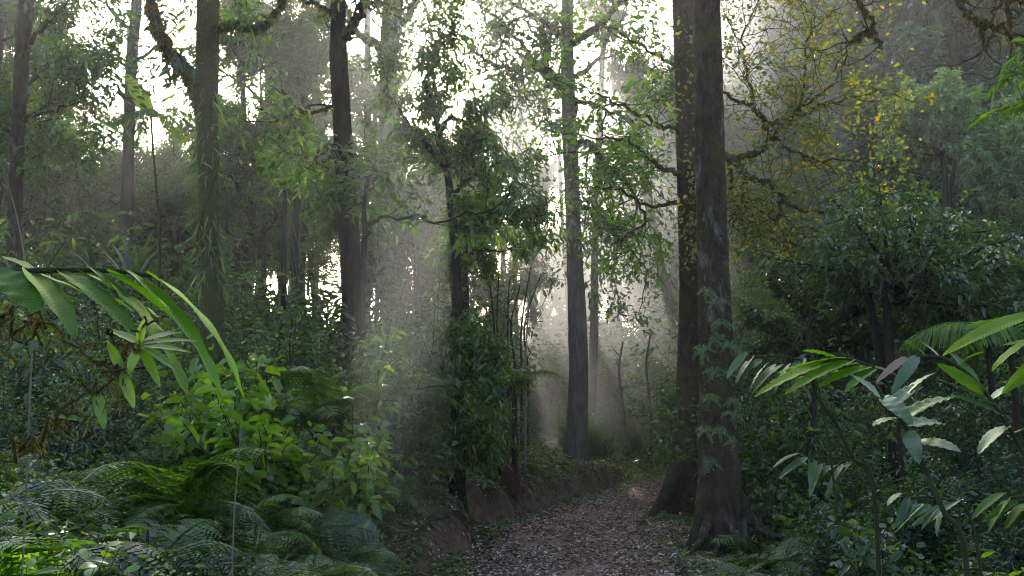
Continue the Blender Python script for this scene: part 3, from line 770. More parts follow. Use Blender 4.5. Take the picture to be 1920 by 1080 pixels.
st, di = add_limbs(ts, [([(684, 450, Y), (690, 425, Y), (715, 406, Y - .1), (760, 410, Y - .2), (830, 412, Y - .3), (925, 392, Y - .4)], .028, .010), ([(683, 400, Y), (668, 370, Y), (650, 350, Y)], .02, .008), ([(684, 380, Y), (700, 340, Y), (705, 300, Y)], .016, .008)],
    M['bark'], rg, twigs=4, depth=1, tl=0.4, kids=2, tw_r=.008)
foliage(ts, st, di, rg, 7, 0.15, 0.11, 0.045, M['leaf_mid'])

# ------------------------------------------------------------------ ferns and undergrowth prototypes
def frond_mesh(seed, L, rise, sag, npair, pl, bip, mat, lw=0.22, lean=0.35, pdroop=0.25, tints=(0.2, 0.8), first=0.12, name='frond', rr=0.006):
    """a fern or palm frond growing along +X from the origin"""
    rg = np.random.default_rng(seed)
    t = np.linspace(0, 1, 16); an = rise - sag * t ** 1.2
    C = np.cumsum(np.stack([np.cos(an), rg.normal(0, 0.02, 16).cumsum() * 0.3, np.sin(an)], 1), 0) * L / 16
    C -= C[0]
    a = Acc(); tube(a, C, np.linspace(rr, rr * 0.25, 16), 4, 0.3)
    tp = np.linspace(first, 0.985, npair); ii = tp * 15; i0 = np.minimum(ii.astype(int), 14); f = (ii - i0)[:, None]
    B = C[i0] * (1 - f) + C[i0 + 1] * f; T = unit(C[i0 + 1] - C[i0])
    Sd = unit(np.cross(T, [0, 0, 1.0])); U = np.cross(Sd, T)
    prof = np.clip(np.sin(np.pi * (0.14 + 0.86 * (tp - first) / (1 - first)) ** 0.85), 0.05, 1) ** 0.8
    for sgn in (-1, 1):
        D = unit(Sd * sgn + T * lean + rg.normal(0, 0.06, B.shape) - np.array([0, 0, pdroop]) + U * 0.05)
        pL = pl * prof * rg.uniform(0.88, 1.1, npair)
        if not bip:
            leaves(a, B, D, U + rg.normal(0, 0.15, B.shape), pL, np.maximum(pL * lw, 0.004), rg.uniform(*tints, npair), 0, fold=0.1, droop=0.25)
        else:
            ns = bip; u = np.linspace(0.06, 0.97, ns)
            for s2 in (-1, 1):
                P = B[:, None] + D[:, None] * (pL[:, None] * u[None])[..., None] + np.array([0, 0, -1.0]) * (pL[:, None] * u[None] ** 2 * 0.18)[..., None]
                q = unit(T)[:, None] * s2 + D[:, None] * 0.55 + np.zeros_like(P)
                l2 = (pL[:, None] * 0.30 * (1 - u[None] * 0.82) + 0.003)
                leaves(a, P.reshape(-1, 3), q.reshape(-1, 3), (np.repeat(U, ns, 0) + rg.normal(0, 0.15, (npair * ns, 3))), l2.ravel(), (l2 * 0.50).ravel(),
                       np.repeat(rg.uniform(*tints, npair), ns), 0, fold=0.08, droop=0.15)
            leaves(a, B, D, U, pL * 1.02, np.full(npair, 0.004), np.full(npair, 0.3), 0, fold=0, droop=0.18)
    return a.mesh(name, [mat])


FR = [frond_mesh(20 + i, L, r, sg, 18, pl, 8, M['fern'], tints=(0.05, 1.0), name='fern_frond') for i, (L, r, sg, pl) in enumerate([(0.95, 1.0, 1.5, 0.26), (0.80, 0.8, 1.4, 0.24), (1.05, 1.15, 1.9, 0.28), (0.7, 0.55, 0.9, 0.22)])]
FS = [frond_mesh(40 + i, L, r, sg, 34, pl, 0, M['fern'], lw=0.20, name='sword_frond') for i, (L, r, sg, pl) in enumerate([(0.9, 1.1, 1.7, 0.13), (0.7, 0.9, 1.3, 0.11)])]


FD = [frond_mesh(48, 0.8, 0.3, 1.9, 20, 0.16, 8, M['dead'], name='dead_frond')]


def make_fern(meshes, n, seed, label, group, cat='fern'):
    rg = np.random.default_rng(seed); r = empty('fern', (0, 0, -50)); tag(r, label, cat, group)
    for i in range(n):
        o = link('frond', meshes[rg.integers(0, len(meshes))], r)
        s = rg.uniform(0.75, 1.15); o.scale = (s, s, s)
        o.rotation_euler = (rg.normal(0, 0.2), rg.uniform(-0.25, 0.3), i * 2 * math.pi / n + rg.normal(0, 0.25))
    for i in range(1 + seed % 2):
        o = link('dead_frond', FD[0], r); o['label'] = 'withered brown frond'; o.rotation_euler = (rg.normal(0, .3), rg.uniform(.2, .5), rg.uniform(0, 6.28)); o.scale = (.8, .8, .8)
    return r


PROTO = []
def single(name, me): PROTO.append(me); return me


def placer(rng, n, region, minpath=0.35, mind=0.35):
    """random ground points inside a region given as photo columns x distance"""
    out = []
    x0, x1, Y0, Y1 = region; tries = 0
    while len(out) < n and tries < n * 40:
        tries += 1
        Y = Y0 + (Y1 - Y0) * rng.uniform(0, 1) ** 0.8; px = rng.uniform(x0, x1); x = (px - 960) / F * Y
        if abs(x - path_x(Y)) < path_w(Y) + minpath: continue
        if any((x - a) ** 2 + (Y - b) ** 2 < mind ** 2 for a, b, _ in out): continue
        out.append((x, Y, float(hz(x, Y))))
    return out


used = {}
def spread_things(protos, pts, rng, smin, smax, label, cat, group, tilt=0.15, sink=0.03, face=None):
    for x, y, z in pts:
        p = protos[rng.integers(0, len(protos))]; s = rng.uniform(smin, smax); rz = rng.uniform(0, 6.28)
        if p.name not in used:
            used[p.name] = 1; p.location = (x, y, z - sink); p.rotation_euler = (0, 0, rz); p.scale = (s, s, s); tag(p, label, cat, group)
        else:
            dup(p, (x, y, z - sink), rz, s, (rng.normal(0, tilt * 1.3), rng.normal(0, tilt * 1.3)), label, cat, group)


ferns = [make_fern(FR, 8, 1, '', ''), make_fern(FR, 6, 2, '', ''), make_fern(FR + FS, 9, 3, '', ''), make_fern(FR, 7, 4, '', '')]
sferns = [make_fern(FS, 9, 5, '', ''), make_fern(FS, 7, 6, '', '')]

rng = np.random.default_rng(77)
spread_things(ferns, placer(rng, 44, (-120, 640, 4.8, 8.6), 0.5, 0.42), rng, 0.6, 1.0, 'lacy green fern in the dense fern bed at the lower left corner', 'fern', 'ferns at the lower left')
spread_things(ferns, placer(rng, 34, (300, 860, 7.0, 12.5), 0.85, 0.40), rng, 0.45, 0.9, 'lacy fern on the left slope above the path edge', 'fern', 'ferns on the left slope')
spread_things(ferns + sferns, placer(rng, 26, (640, 1170, 12.0, 21.5), 0.75, 0.45), rng, 0.3, 0.6, 'small fern growing along the top of the cut earth bank', 'fern', 'ferns on the cut bank')
spread_things(ferns, placer(rng, 40, (1400, 2000, 7.0, 12.0), 0.45, 0.42), rng, 0.5, 0.9, 'low fern in the shade at the lower right, right of the front twin trunk', 'fern', 'ferns at the lower right')
spread_things(ferns + sferns, placer(rng, 34, (1380, 2000, 12.0, 20.0), 0.5, 0.5), rng, 0.6, 1.1, 'shaded fern in the undergrowth behind the ginger stems on the right', 'fern', 'ferns deeper in on the right')
spread_things(sferns, placer(rng, 10, (1160, 1290, 15.0, 18.5), 0.12, 0.3), rng, 0.25, 0.45, 'small pale fern at the foot of the rear twin trunk', 'fern', 'ferns at the rear twin trunk')


# shrubs: stems with leafy twigs, three kinds
def make_shrub(seed, nst, H, depth, kids, k, L, W, mat, spread=0.14, up=0.05, lean=0.35, round_=0, droop=0.4, name='shrub', ratio=0.62):
    rg = np.random.default_rng(seed); sk = Skel()
    for i in range(nst):
        a = i * 2.4; d = np.array([math.cos(a) * lean, math.sin(a) * lean, 1.0]) + rg.normal(0, 0.1, 3)
        grow(sk, rg, (math.cos(a) * 0.06, math.sin(a) * 0.06, 0), d, H * 0.5 * rg.uniform(0.7, 1.1), 0.016 * H ** 0.5, depth, 5, 0.14, up, kids, ratio, 0.85, 0.2)
    r = empty(name, (0, 0, -50)); a = Acc(); skin(a, sk, 0, 0.003, 6); a.obj('stems', M['stem'], r)
    foliage(r, sk.sites, sk.dirs, rg, k, spread, L, W, mat, droop=droop, round_=round_)
    print(name, len(sk.sites) * k)
    return r


sh_fine = [make_shrub(51, 5, 2.4, 2, 4, 9, 0.085, 0.034, M['leaf_mid']), make_shrub(52, 4, 2.2, 2, 5, 8, 0.10, 0.04, M['leaf_mid'])]
sh_broad = [make_shrub(53, 5, 1.8, 1, 5, 8, 0.15, 0.085, M['leaf_mid'], round_=1), make_shrub(54, 4, 1.7, 1, 6, 7, 0.14, 0.08, M['leaf_bright'], round_=1)]
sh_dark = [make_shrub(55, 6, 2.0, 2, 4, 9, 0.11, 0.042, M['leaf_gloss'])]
sh_far = [make_shrub(56, 6, 3.0, 2, 5, 11, 0.14, 0.055, M['leaf_far'], spread=0.22), make_shrub(57, 5, 3.2, 2, 5, 10, 0.16, 0.05, M['leaf_far'], spread=0.25)]

spread_things(sh_fine + sh_broad[:1] + sh_dark, placer(rng, 13, (-100, 600, 9.0, 11.5), 1.3, 0.6), rng, 0.45, 0.75, 'leafy shrub in the thicket on the left slope below the forked mossy trunk', 'shrub', 'shrubs on the left slope')
spread_things(sh_broad[1:] + [make_shrub(58, 5, 1.9, 1, 6, 6, 0.19, 0.10, M['leaf_bright'], round_=1)], placer(rng, 11, (360, 680, 8.4, 10.6), 1.1, 0.45), rng, 0.75, 1.05, 'broad leaved yellowish green shrub catching light on the left slope', 'shrub', 'bright shrubs on the left slope')
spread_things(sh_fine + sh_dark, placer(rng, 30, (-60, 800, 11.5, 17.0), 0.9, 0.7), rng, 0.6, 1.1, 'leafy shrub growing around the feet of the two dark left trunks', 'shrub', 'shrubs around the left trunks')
spread_things(sh_far, placer(rng, 34, (-100, 900, 18.0, 30.0), 0.9, 1.0), rng, 0.9, 1.4, 'tall hazy shrub in the thicket beyond the left trunks', 'shrub', 'shrubs beyond the left trunks')
spread_things(sh_fine + sh_dark, placer(rng, 12, (700, 980, 14.5, 19.5), 1.3, 0.55), rng, 0.4, 0.65, 'dark shrub on top of the cut bank left of the slim grey trunk', 'shrub', 'shrubs on the cut bank')
spread_things(sh_far, placer(rng, 22, (880, 1300, 29.0, 44.0), 0.8, 1.2), rng, 0.7, 1.2, 'pale hazy shrub beyond the bend of the path', 'shrub', 'shrubs beyond the bend')
spread_things(sh_far, placer(rng, 9, (1080, 1270, 24.0, 29.0), 0.6, 0.7), rng, 0.28, 0.45, 'soft green shrub at the path bend between slim grey trunk and twin trunks', 'shrub', 'shrubs at the bend')
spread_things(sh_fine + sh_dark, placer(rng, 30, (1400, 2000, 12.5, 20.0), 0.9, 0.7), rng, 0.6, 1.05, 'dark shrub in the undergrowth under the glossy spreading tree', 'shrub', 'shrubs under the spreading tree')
spread_things(sh_far, placer(rng, 30, (1300, 2050, 20.0, 32.0), 0.9, 1.0), rng, 0.9, 1.5, 'dim shrub on the lower right slope behind the spreading tree', 'shrub', 'shrubs on the lower right slope')

spread_things(sh_dark + sh_broad[:1], placer(rng, 16, (1430, 2000, 7.0, 12.0), 0.9, 0.6), rng, 0.4, 0.65, 'low leafy shrub among the ginger stems at the lower right', 'shrub', 'shrubs among the ginger stems')
spread_things(sh_broad, placer(rng, 12, (-60, 640, 10.5, 13.0), 1.2, 0.7), rng, 0.6, 1.0, 'broad leaved shrub rising behind the big ginger frond on the left', 'shrub', 'broad leaved shrubs on the left')

# ------------------------------------------------------------------ ground cover, grass and fallen leaves
def scatter_xy(rng, n, y0, y1, pw=1.4):
    Y = y0 + (y1 - y0) * rng.uniform(0, 1, n) ** pw
    X = rng.uniform(-0.52, 0.52, n) * Y
    return X, Y


rng = np.random.default_rng(99)
# low leafy plants
X, Y = scatter_xy(rng, 56000, 4, 26); c = path_x(Y); w_ = path_w(Y); off = np.abs(X - c) - w_
patch = np.sin(X * 2.3 + Y) + np.sin(Y * 1.9 - X * 1.3) + rng.normal(0, 0.6, len(X))
k = (off > 0.02) & ((patch > -0.6) | (off > 1.0)); X, Y, off = X[k], Y[k], off[k]
slope = (hz(X + 0.08, Y) - hz(X - 0.08, Y)) / 0.16
k = (np.abs(slope) < 0.6) | (rng.uniform(0, 1, len(X)) < 0.4); X, Y, off = X[k], Y[k], off[k]
n = len(X); h = rng.uniform(0.02, 0.10, n) + np.clip(off - 0.4, 0, 1.2) * rng.uniform(0, 0.22, n)
a = Acc()
for j in range(3):
    th = rng.uniform(0, 6.28, n); P = np.stack([X, Y, hz(X, Y) + h * rng.uniform(0.4, 1, n)], 1)
    D = np.stack([np.cos(th), np.sin(th), rng.normal(0.15, 0.35, n)], 1)
    leaves(a, P + rng.normal(0, 0.03, P.shape), D, rng.normal(0, 0.4, (n, 3)) + [0, 0, 1], rng.uniform(0.03, 0.10, n), rng.uniform(0.015, 0.045, n), rng.uniform(0, 1, n))
o = a.obj('ground_cover', M['leaf_mid']); tag(o, 'low tangle of small green leaves covering the forest floor', 'ground cover'); o['kind'] = 'stuff'

# grass on the path verges and beyond the bend
X = []; Y = []
Yv = rng.uniform(6, 23, 26000); side = rng.choice([-1, 1], 26000)
d = np.abs(rng.normal(0, 0.20, 26000)) - 0.06
Xv = path_x(Yv) + side * (path_w(Yv) + d)
k = ((np.sin(Yv * 2.1 + side) + np.sin(Yv * 5.3) * 0.6 + rng.normal(0, 0.7, len(Yv))) > -0.1) & ((side < 0) | (rng.uniform(0, 1, len(Yv)) < 0.5)); Xv, Yv = Xv[k], Yv[k]
Yg = rng.uniform(21.5, 34, 30000); Xg = rng.uniform(1.2, 8, 30000); k = (np.abs(Xg - path_x(Yg)) > path_w(Yg) * 0.9) | (Yg > 27); Xg, Yg = Xg[k], Yg[k]
Xa = np.concatenate([Xv, Xg]); Ya = np.concatenate([Yv, Yg]); n = len(Xa)
far = np.concatenate([np.zeros(len(Xv)), np.ones(len(Xg))])
a = Acc(); P = np.stack([Xa, Ya, hz(Xa, Ya)], 1); th = rng.uniform(0, 6.28, n)
leaves(a, P, np.stack([np.cos(th) * 0.5, np.sin(th) * 0.5, np.full(n, 0.8)], 1), rng.normal(0, 1, (n, 3)), rng.uniform(0.03, 0.09, n) * (1 + far), rng.uniform(0.005, 0.010, n) * (1 + far), rng.uniform(0, 1, n), droop=0.5)
o = a.obj('grass', M['grass']); tag(o, 'short grass along the path verges and beyond the bend', 'grass'); o['kind'] = 'stuff'

# fallen leaves
n = 36000; Yl = 5 + 18.5 * rng.uniform(0, 1, n) ** 1.1; Xl = path_x(Yl) + rng.normal(0, 0.62, n) * path_w(Yl) * 1.15
n2 = 22000; X2, Y2 = scatter_xy(rng, n2, 4, 22)
n3 = 9000; Y3 = rng.uniform(7, 15, n3); X3 = path_x(Y3) + path_w(Y3) + np.abs(rng.normal(0, 0.7, n3))
Xa = np.concatenate([Xl, X2, X3]); Ya = np.concatenate([Yl, Y2, Y3])
pn = np.array([noise.fractal(Vector((x * 1.6, y * 1.1, 7.0)), 1.0, 2.0, 3) for x, y in zip(Xa, Ya)])
mid = np.exp(-((Xa - path_x(Ya) + 0.1) / 0.35) ** 2)
k = rng.uniform(0, 1, len(Xa)) < np.clip(0.75 + 1.1 * pn - 0.35 * mid, 0.12, 1); Xa, Ya = Xa[k], Ya[k]; n = len(Xa)
th = rng.uniform(0, 6.28, n)
P = np.stack([Xa, Ya, hz(Xa, Ya) + 0.022 + rng.uniform(0, 0.03, n)], 1)
gx = (hz(Xa + 0.05, Ya) - hz(Xa - 0.05, Ya)) / 0.1
D = np.stack([np.cos(th), np.sin(th), gx * np.cos(th) + rng.normal(0, 0.22, n)], 1)
a = Acc(); leaves(a, P, D, rng.normal(0, 0.28, (n, 3)) + np.stack([-gx, 0 * gx, 1 + 0 * gx], 1), rng.uniform(0.022, 0.055, n) * rng.uniform(0.8, 1.6, n), rng.uniform(0.015, 0.038, n), rng.uniform(0, 1, n) ** 1.2, fold=0.35, droop=0.1, round_=1)
o = a.obj('leaf_litter', M['litter']); tag(o, 'brown fallen leaves strewn over the path and forest floor', 'leaf litter'); o['kind'] = 'stuff'

# ------------------------------------------------------------------ round topped bushes on the hillside, spreading tree
def puff_tree(name, label, px, py, Y, R, H, mat, k, L, W, seed, nl=26, dens=3, flat=0.3, trunks=1, bark=None, flatten=False):
    rg = np.random.default_rng(seed); c = at(px, py, Y); g = float(hz(c[0], c[1]))
    root = empty(name, (c[0], c[1], g - 0.1)); tag(root, label, 'tree')
    o = np.array(root.location); sk = Skel(); cc = c - o
    a = Acc(); sp = np.array([cc[0], cc[1], max(cc[2] - H * 0.55, 0.4)])
    for j in range(trunks):
        b = np.array([rg.normal(0, 0.25) * (trunks > 1), rg.normal(0, 0.2) * (trunks > 1), 0])
        t = sp + rg.normal(0, 0.25, 3) * (trunks > 1)
        tube(a, smooth_line([b, b * 0.6 + t * 0.4 + rg.normal(0, 0.06, 3), t], 10), np.linspace(0.075, 0.05, 10) * (R / 2) ** 0.5, 8, 0.5, 0, 0.06, rg)
    for i in range(nl):
        z = 1 - 1.7 * (i + 0.5) / nl; th = i * 2.39996 + rg.uniform(-0.3, 0.3); q = math.sqrt(max(0, 1 - z * z))
        e = cc + np.array([math.cos(th) * q * R, math.sin(th) * q * R, z * H]) * (rg.uniform(0.72, 1.05) if not flatten else rg.uniform(0.45, 1.12))
        m = sp + (e - sp) * 0.5 + np.array([0, 0, 0.1 * H]) + rg.normal(0, 0.06 * R, 3)
        L_ = smooth_line([sp + rg.normal(0, 0.05, 3), m, e], 9)
        sk.tubes.append((L_, np.linspace(0.035, 0.008, 9) * (R / 2) ** 0.5))
        for jj in range(3, 9):
            for _ in range(dens):
                d = unit(L_[jj] - L_[jj - 1]); v = unit(rg.normal(0, 1, 3)); nd = unit(d + v * 1.0 + ([0, 0, -0.2] if flatten else [0, 0, 0.15]))
                if flatten: nd[2] *= 0.35
                grow(sk, rg, L_[jj], nd, R * 0.22 * rg.uniform(0.6, 1.3), 0.008, 0, 4, 0.15, 0.0, sites_each=4)
    skin(a, sk, 0, 0.004, 6); a.obj('trunk', bark or M['bark_far'], root)
    foliage(root, sk.sites, sk.dirs, rg, k, R * 0.075, L, W, mat, flat=flat)
    print(name, len(sk.sites) * k)
    return root


puff_tree('bushy_tree', 'dense round topped bushy tree on the hillside at the upper right', 1768, 240, 26.0, 1.35, 1.3, M['leaf_bush'], 9, 0.13, 0.055, 61, nl=30, dens=4, trunks=5)
puff_tree('bushy_tree', 'round bushy tree on the hillside cut off by the right edge', 1905, 320, 24.0, 1.15, 1.3, M['leaf_bush'], 9, 0.13, 0.055, 62, nl=28, dens=4, trunks=4)
puff_tree('spreading_tree', 'low spreading tree with dark glossy leaves on the right, in front of the hillside', 1680, 480, 13.5, 1.75, 0.95, M['leaf_spread'], 4, 0.10, 0.048, 63, nl=40, dens=2, flat=0.75, trunks=2, bark=M['bark'], flatten=True)

puff_tree('leafy_tree', 'small dark leafy tree filling in under the left of the spreading tree', 1530, 600, 15.5, 1.1, 0.9, M['leaf_gloss'], 6, 0.10, 0.045, 66, nl=20, dens=3, flat=0.6, bark=M['bark'])
puff_tree('leafy_tree', 'dark leafy tree at the right edge beneath the spreading tree', 1850, 580, 14.0, 1.1, 0.8, M['leaf_mid'], 6, 0.10, 0.045, 67, nl=20, dens=3, flat=0.6, bark=M['bark'])

# ------------------------------------------------------------------ ginger plants with big blades
def ginger(name, label, stem, blades, mat, seed, cat='ginger plant', r0=0.012, r1=0.006, wave=0.05, segs=18, ground=True, ripple=6, torn=0.0):
    """stem: px points from the foot to the tip. blades: (base px, tip px, width m, sag, tint)"""
    rg = np.random.default_rng(seed); L = [at(*p) for p in stem]
    if ground:
        g = float(hz(L[0][0], L[0][1])); L = [np.array([L[0][0], L[0][1], g - 0.05])] + L if L[0][2] > g + 0.05 else L
    L = smooth_line(L, 40); root = empty(name, L[0]); tag(root, label, cat); o = L[0].copy()
    a = Acc(); tube(a, L - o, np.linspace(r0, r1, 40), 8); a.obj('stem', M['stem'], root)
    for b, t, W, sag, ti in blades:
        p0 = at(*b); p1 = at(*t); v = p1 - p0; Ln = np.linalg.norm(v)
        d = unit(v) + np.array([0, 0, 1.0]) * sag * 0.5
        nrm = unit(np.array([rg.normal(0, 0.35), rg.normal(-0.15, 0.3), 1.0]))
        a = Acc(); blade(a, p0 - o, d, nrm, Ln * (1 + sag * sag * 0.06) * rg.uniform(.95, 1.1), W * rg.uniform(.85, 1.1), sag, segs, wave * rg.uniform(.4, 1.2), ti, 0, rng=rg, ripple=ripple * rg.uniform(.7, 1.3), torn=torn)
        x = a.obj('leaf', mat if ti < 1.5 else M['dead'], root)
    return root


ginger('ginger_plant', 'big glossy ginger frond arching in from the left edge, nearest the camera',
       [(-330, 1060, 2.7), (-300, 760, 2.8), (-180, 560, 2.9), (-60, 516, 3.0), (60, 508, 3.0), (160, 506, 3.05), (240, 510, 3.1), (285, 518, 3.1)],
       [((275, 512, 3.1), (472, 745, 3.05), .075, .75, .72), ((235, 508, 3.08), (430, 748, 2.95), .075, .7, .55), ((200, 508, 3.06), (398, 672, 3.2), .07, .5, .45),
        ((170, 506, 3.05), (352, 722, 2.9), .08, .6, .4), ((140, 508, 3.04), (345, 640, 3.15), .07, .5, .4), ((110, 508, 3.02), (262, 650, 2.85), .08, .5, .3),
        ((80, 508, 3.0), (250, 585, 3.2), .065, .4, .35), ((50, 508, 3.0), (150, 640, 2.8), .09, .5, .25), ((20, 508, 3.0), (175, 560, 3.2), .07, .4, .3),
        ((-10, 510, 3.0), (60, 600, 2.8), .09, .5, .3), ((60, 508, 3.0), (-40, 480, 3.2), .06, .4, .4), ((-40, 512, 3.0), (80, 545, 3.1), .07, .4, .3)],
       M['leaf_ginger'], 1, wave=0.06, segs=26, ripple=3.6)
ginger('ginger_plant', 'ginger stalk with a fan of sunlit leaves drooping left toward the twin trunks',
       [(1640, 930, 5.4), (1600, 860, 5.4), (1565, 790, 5.4), (1528, 735, 5.35), (1530, 690, 5.3), (1580, 672, 5.3), (1640, 688, 5.3)],
       [((1560, 678, 5.3), (1432, 742, 5.2), .10, .45, .95), ((1585, 672, 5.3), (1465, 700, 5.35), .09, .4, .7), ((1600, 676, 5.3), (1490, 735, 5.15), .09, .4, .8),
        ((1615, 682, 5.3), (1500, 712, 5.3), .08, .35, .4), ((1630, 688, 5.3), (1540, 728, 5.15), .08, .4, .75), ((1645, 692, 5.3), (1560, 700, 5.4), .07, .3, .4),
        ((1640, 692, 5.3), (1590, 735, 5.1), .07, .4, .5), ((1570, 672, 5.3), (1510, 660, 5.5), .06, .3, .6), ((1640, 690, 5.3), (1690, 710, 5.4), .06, .4, .4)],
       M['leaf_ginger'], 2, wave=0.06)
ginger('ginger_plant', 'tall ginger stalk rising from the bottom right, topped with pale curled leaves',
       [(1812, 1056, 4.4), (1770, 960, 4.45), (1735, 880, 4.5), (1698, 800, 4.5), (1668, 765, 4.5), (1650, 735, 4.5), (1640, 720, 4.5)],
       [((1665, 760, 4.5), (1600, 700, 4.6), .06, .5, .3), ((1670, 765, 4.5), (1735, 715, 4.6), .07, .6, .35), ((1655, 745, 4.5), (1700, 800, 4.3), .07, .6, .3),
        ((1690, 790, 4.5), (1790, 740, 4.55), .085, .7, .85), ((1700, 805, 4.5), (1720, 870, 4.3), .08, .5, .25), ((1690, 785, 4.5), (1640, 800, 4.4), .07, .5, .4),
        ((1700, 800, 4.5), (1780, 800, 4.6), .08, .6, .4), ((1672, 770, 4.5), (1750, 690, 4.7), .05, .5, .3), ((1715, 830, 4.5), (1790, 850, 4.3), .09, .6, .25)],
       M['leaf_sheen'], 3, wave=0.08)
ginger('ginger_plant', 'long slanting ginger stem at the right with a row of narrow grey leaves',
       [(1990, 980, 4.9), (1925, 860, 4.9), (1878, 780, 4.9), (1830, 715, 4.9), (1775, 675, 4.9), (1735, 668, 4.9), (1690, 672, 4.9)],
       [((1870, 765, 4.9), (1770, 715, 4.8), .06, .3, .2), ((1880, 780, 4.9), (1790, 745, 4.75), .06, .3, .2), ((1850, 740, 4.9), (1755, 690, 4.8), .055, .3, .2), ((1835, 722, 4.9), (1780, 655, 5.0), .05, .4, .3),
        ((1720, 668, 4.9), (1690, 740, 4.7), .06, .5, .2), ((1735, 668, 4.9), (1700, 640, 5.0), .05, .5, .3), ((1760, 670, 4.9), (1730, 640, 5.0), .045, .4, .3), ((1790, 690, 4.9), (1840, 660, 5.0), .05, .4, .4),
        ((1860, 750, 4.9), (1900, 720, 5.0), .06, .4, .5), ((1890, 800, 4.9), (1838, 850, 4.7), .09, .5, .7), ((1900, 815, 4.9), (1950, 800, 5.0), .08, .4, .4), ((1700, 670, 4.9), (1660, 720, 4.75), .045, .5, 2)],
       M['leaf_sheen'], 4, wave=0.05, torn=0.12)
ginger('ginger_plant', 'ginger plant leaning in from the right edge with broad bright green leaves',
       [(2090, 1040, 4.0), (2060, 860, 4.0), (2030, 720, 4.0), (1995, 640, 4.0), (1950, 596, 4.0), (1920, 580, 4.0)],
       [((1945, 588, 4.0), (1785, 668, 3.9), .085, .4, .85), ((1975, 620, 4.0), (1866, 690, 3.85), .08, .4, .75), ((2000, 660, 4.0), (1905, 745, 3.8), .08, .5, .8), ((1950, 590, 4.0), (1840, 608, 4.15), .06, .3, .3),
        ((1990, 640, 4.0), (1880, 650, 4.1), .06, .35, .35), ((2015, 700, 4.0), (1940, 800, 3.8), .08, .5, .5)],
       M['leaf_ginger'], 5, wave=0.04)
rg = np.random.default_rng(71)
for i, (x, y, Y, lab) in enumerate([(1400, 640, 9.0, 'silvery leaved stalk just right of the front twin trunk'), (1500, 830, 9.5, 'low clump of narrow silvery leaves in the right undergrowth below the ginger fan'),
                                    (1880, 905, 5.6, 'dark leafed stalk low at the right edge'), (1690, 905, 7.0, 'thin dark ginger stem behind the tall pale topped stalk')]):
    bl = []
    for j in range(9):
        u = j / 8; bx = x + 110 * u; by = y + 20 + 18 * math.sin(u * 3) + 10 * u
        bl.append(((bx, by, Y), (bx - 35 + rg.normal(0, 18), by + 45 + rg.normal(0, 14), Y - 0.1), 0.055 * Y / 9 + 0.02, 0.5, rg.uniform(0.1, 0.6)))
    ginger('ginger_plant', lab, [(x + 170, y + 330, Y), (x + 150, y + 170, Y), (x + 125, y + 55, Y), (x + 80, y + 30, Y), (x + 20, y + 28, Y), (x, y + 36, Y)], bl, M['leaf_sheen'] if i != 2 else M['leaf_ginger'], 80 + i, wave=0.06)

# ------------------------------------------------------------------ palms and strap leaved plants
def palm(name, label, cat, stem, Y, fronds, seed, r=0.02, mat=None):
    fronds = fronds + [(f[0] + .4, 0, 0, 0) for f in fronds[::2]] if cat != 'palm' else fronds
    rg = np.random.default_rng(seed); L = [at(x, y, Y) for x, y in stem]; g = float(hz(L[0][0], Y))
    if L[0][2] > g: L = [np.array([L[0][0], L[0][1], g - 0.05])] + L
    L = smooth_line(L, 24); o = L[0]; root = empty(name, o); tag(root, label, cat)
    a = Acc(); tube(a, L - o, np.linspace(r, r * 0.7, 24), 9, 0.5, 0, 0.05, rg); a.obj('stem', M['bark'], root)
    for i, (az, rise, Ln, sag) in enumerate(fronds):
        me = frond_mesh(seed * 50 + i, Ln, rise, sag, 30, Ln * 0.26, 0, mat or M['fern'], lw=0.10, lean=0.55, pdroop=0.45, name='palm_frond', rr=0.010) if cat == 'palm' else FR[i % 4]
        f = link('frond', me, root); f.location = L[-1] - o; q = rg.uniform(.6, 1.15) if cat != 'palm' else 1; f.scale = (q, q, q); f.rotation_euler = (rg.normal(0, .2), rg.uniform(-.45, .5) * (cat != 'palm'), az + rg.normal(0, .25))
    return root, L


pr, L = palm('palm', 'slim dark palm stem with grey feathery fronds, left of the forked mossy trunk', 'palm', [(300, 470), (294, 360), (288, 290), (283, 215)], 16.0,
             [(0.2, 0.6, 1.0, 1.9), (3.2, 0.1, 0.9, 1.0), (0.0, -0.3, 0.9, 0.9), (2.6, -0.2, 0.9, 1.0), (5.2, 0.4, 0.8, 1.6), (4.1, 0.2, 0.8, 1.5), (1.2, 0.5, 0.9, 1.7)], 3)
a = Acc(); blade(a, L[-1] - L[0], at(236, 136, 16) - at(285, 218, 16), (0.3, -1, 0.1), 0.78, 0.24, 0.25, 20, 0.03, 0.9, rng=rng); a.obj('young_leaf', M['leaf_bright'], pr)
palm('tree_fern', 'tree fern with a dark trunk and flat crown in front of the column tree', 'tree fern', [(735, 790), (730, 750)], 12.0, [(i * 0.785, 0.45, 1.0, 1.3) for i in range(8)], 4, r=.05)
palm('tree_fern', 'pale tree fern crown left of the slim grey trunk', 'tree fern', [(965, 770), (960, 722)], 16.5, [(i * 0.785 + .3, 0.5, 1.0, 1.2) for i in range(8)], 5, r=.05)
palm('tree_fern', 'tree fern crown on the left slope under the dark straight trunk', 'tree fern', [(600, 850), (596, 800)], 10.0, [(i * 0.7, 0.4, 0.9, 1.2) for i in range(9)], 6, r=.05)
palm('tree_fern', 'shaded tree fern at the left edge beneath the big ginger frond', 'tree fern', [(330, 990), (336, 960)], 7.5, [(i * 0.7, 0.45, 0.8, 1.3) for i in range(9)], 7, r=.04)
palm('palm', 'rattan palm with comb like fronds at the right edge', 'palm', [(1905, 760), (1890, 640)], 8.5, [(i * 0.9 + .5, 0.7, 1.0, 1.6) for i in range(7)], 9, r=.03)


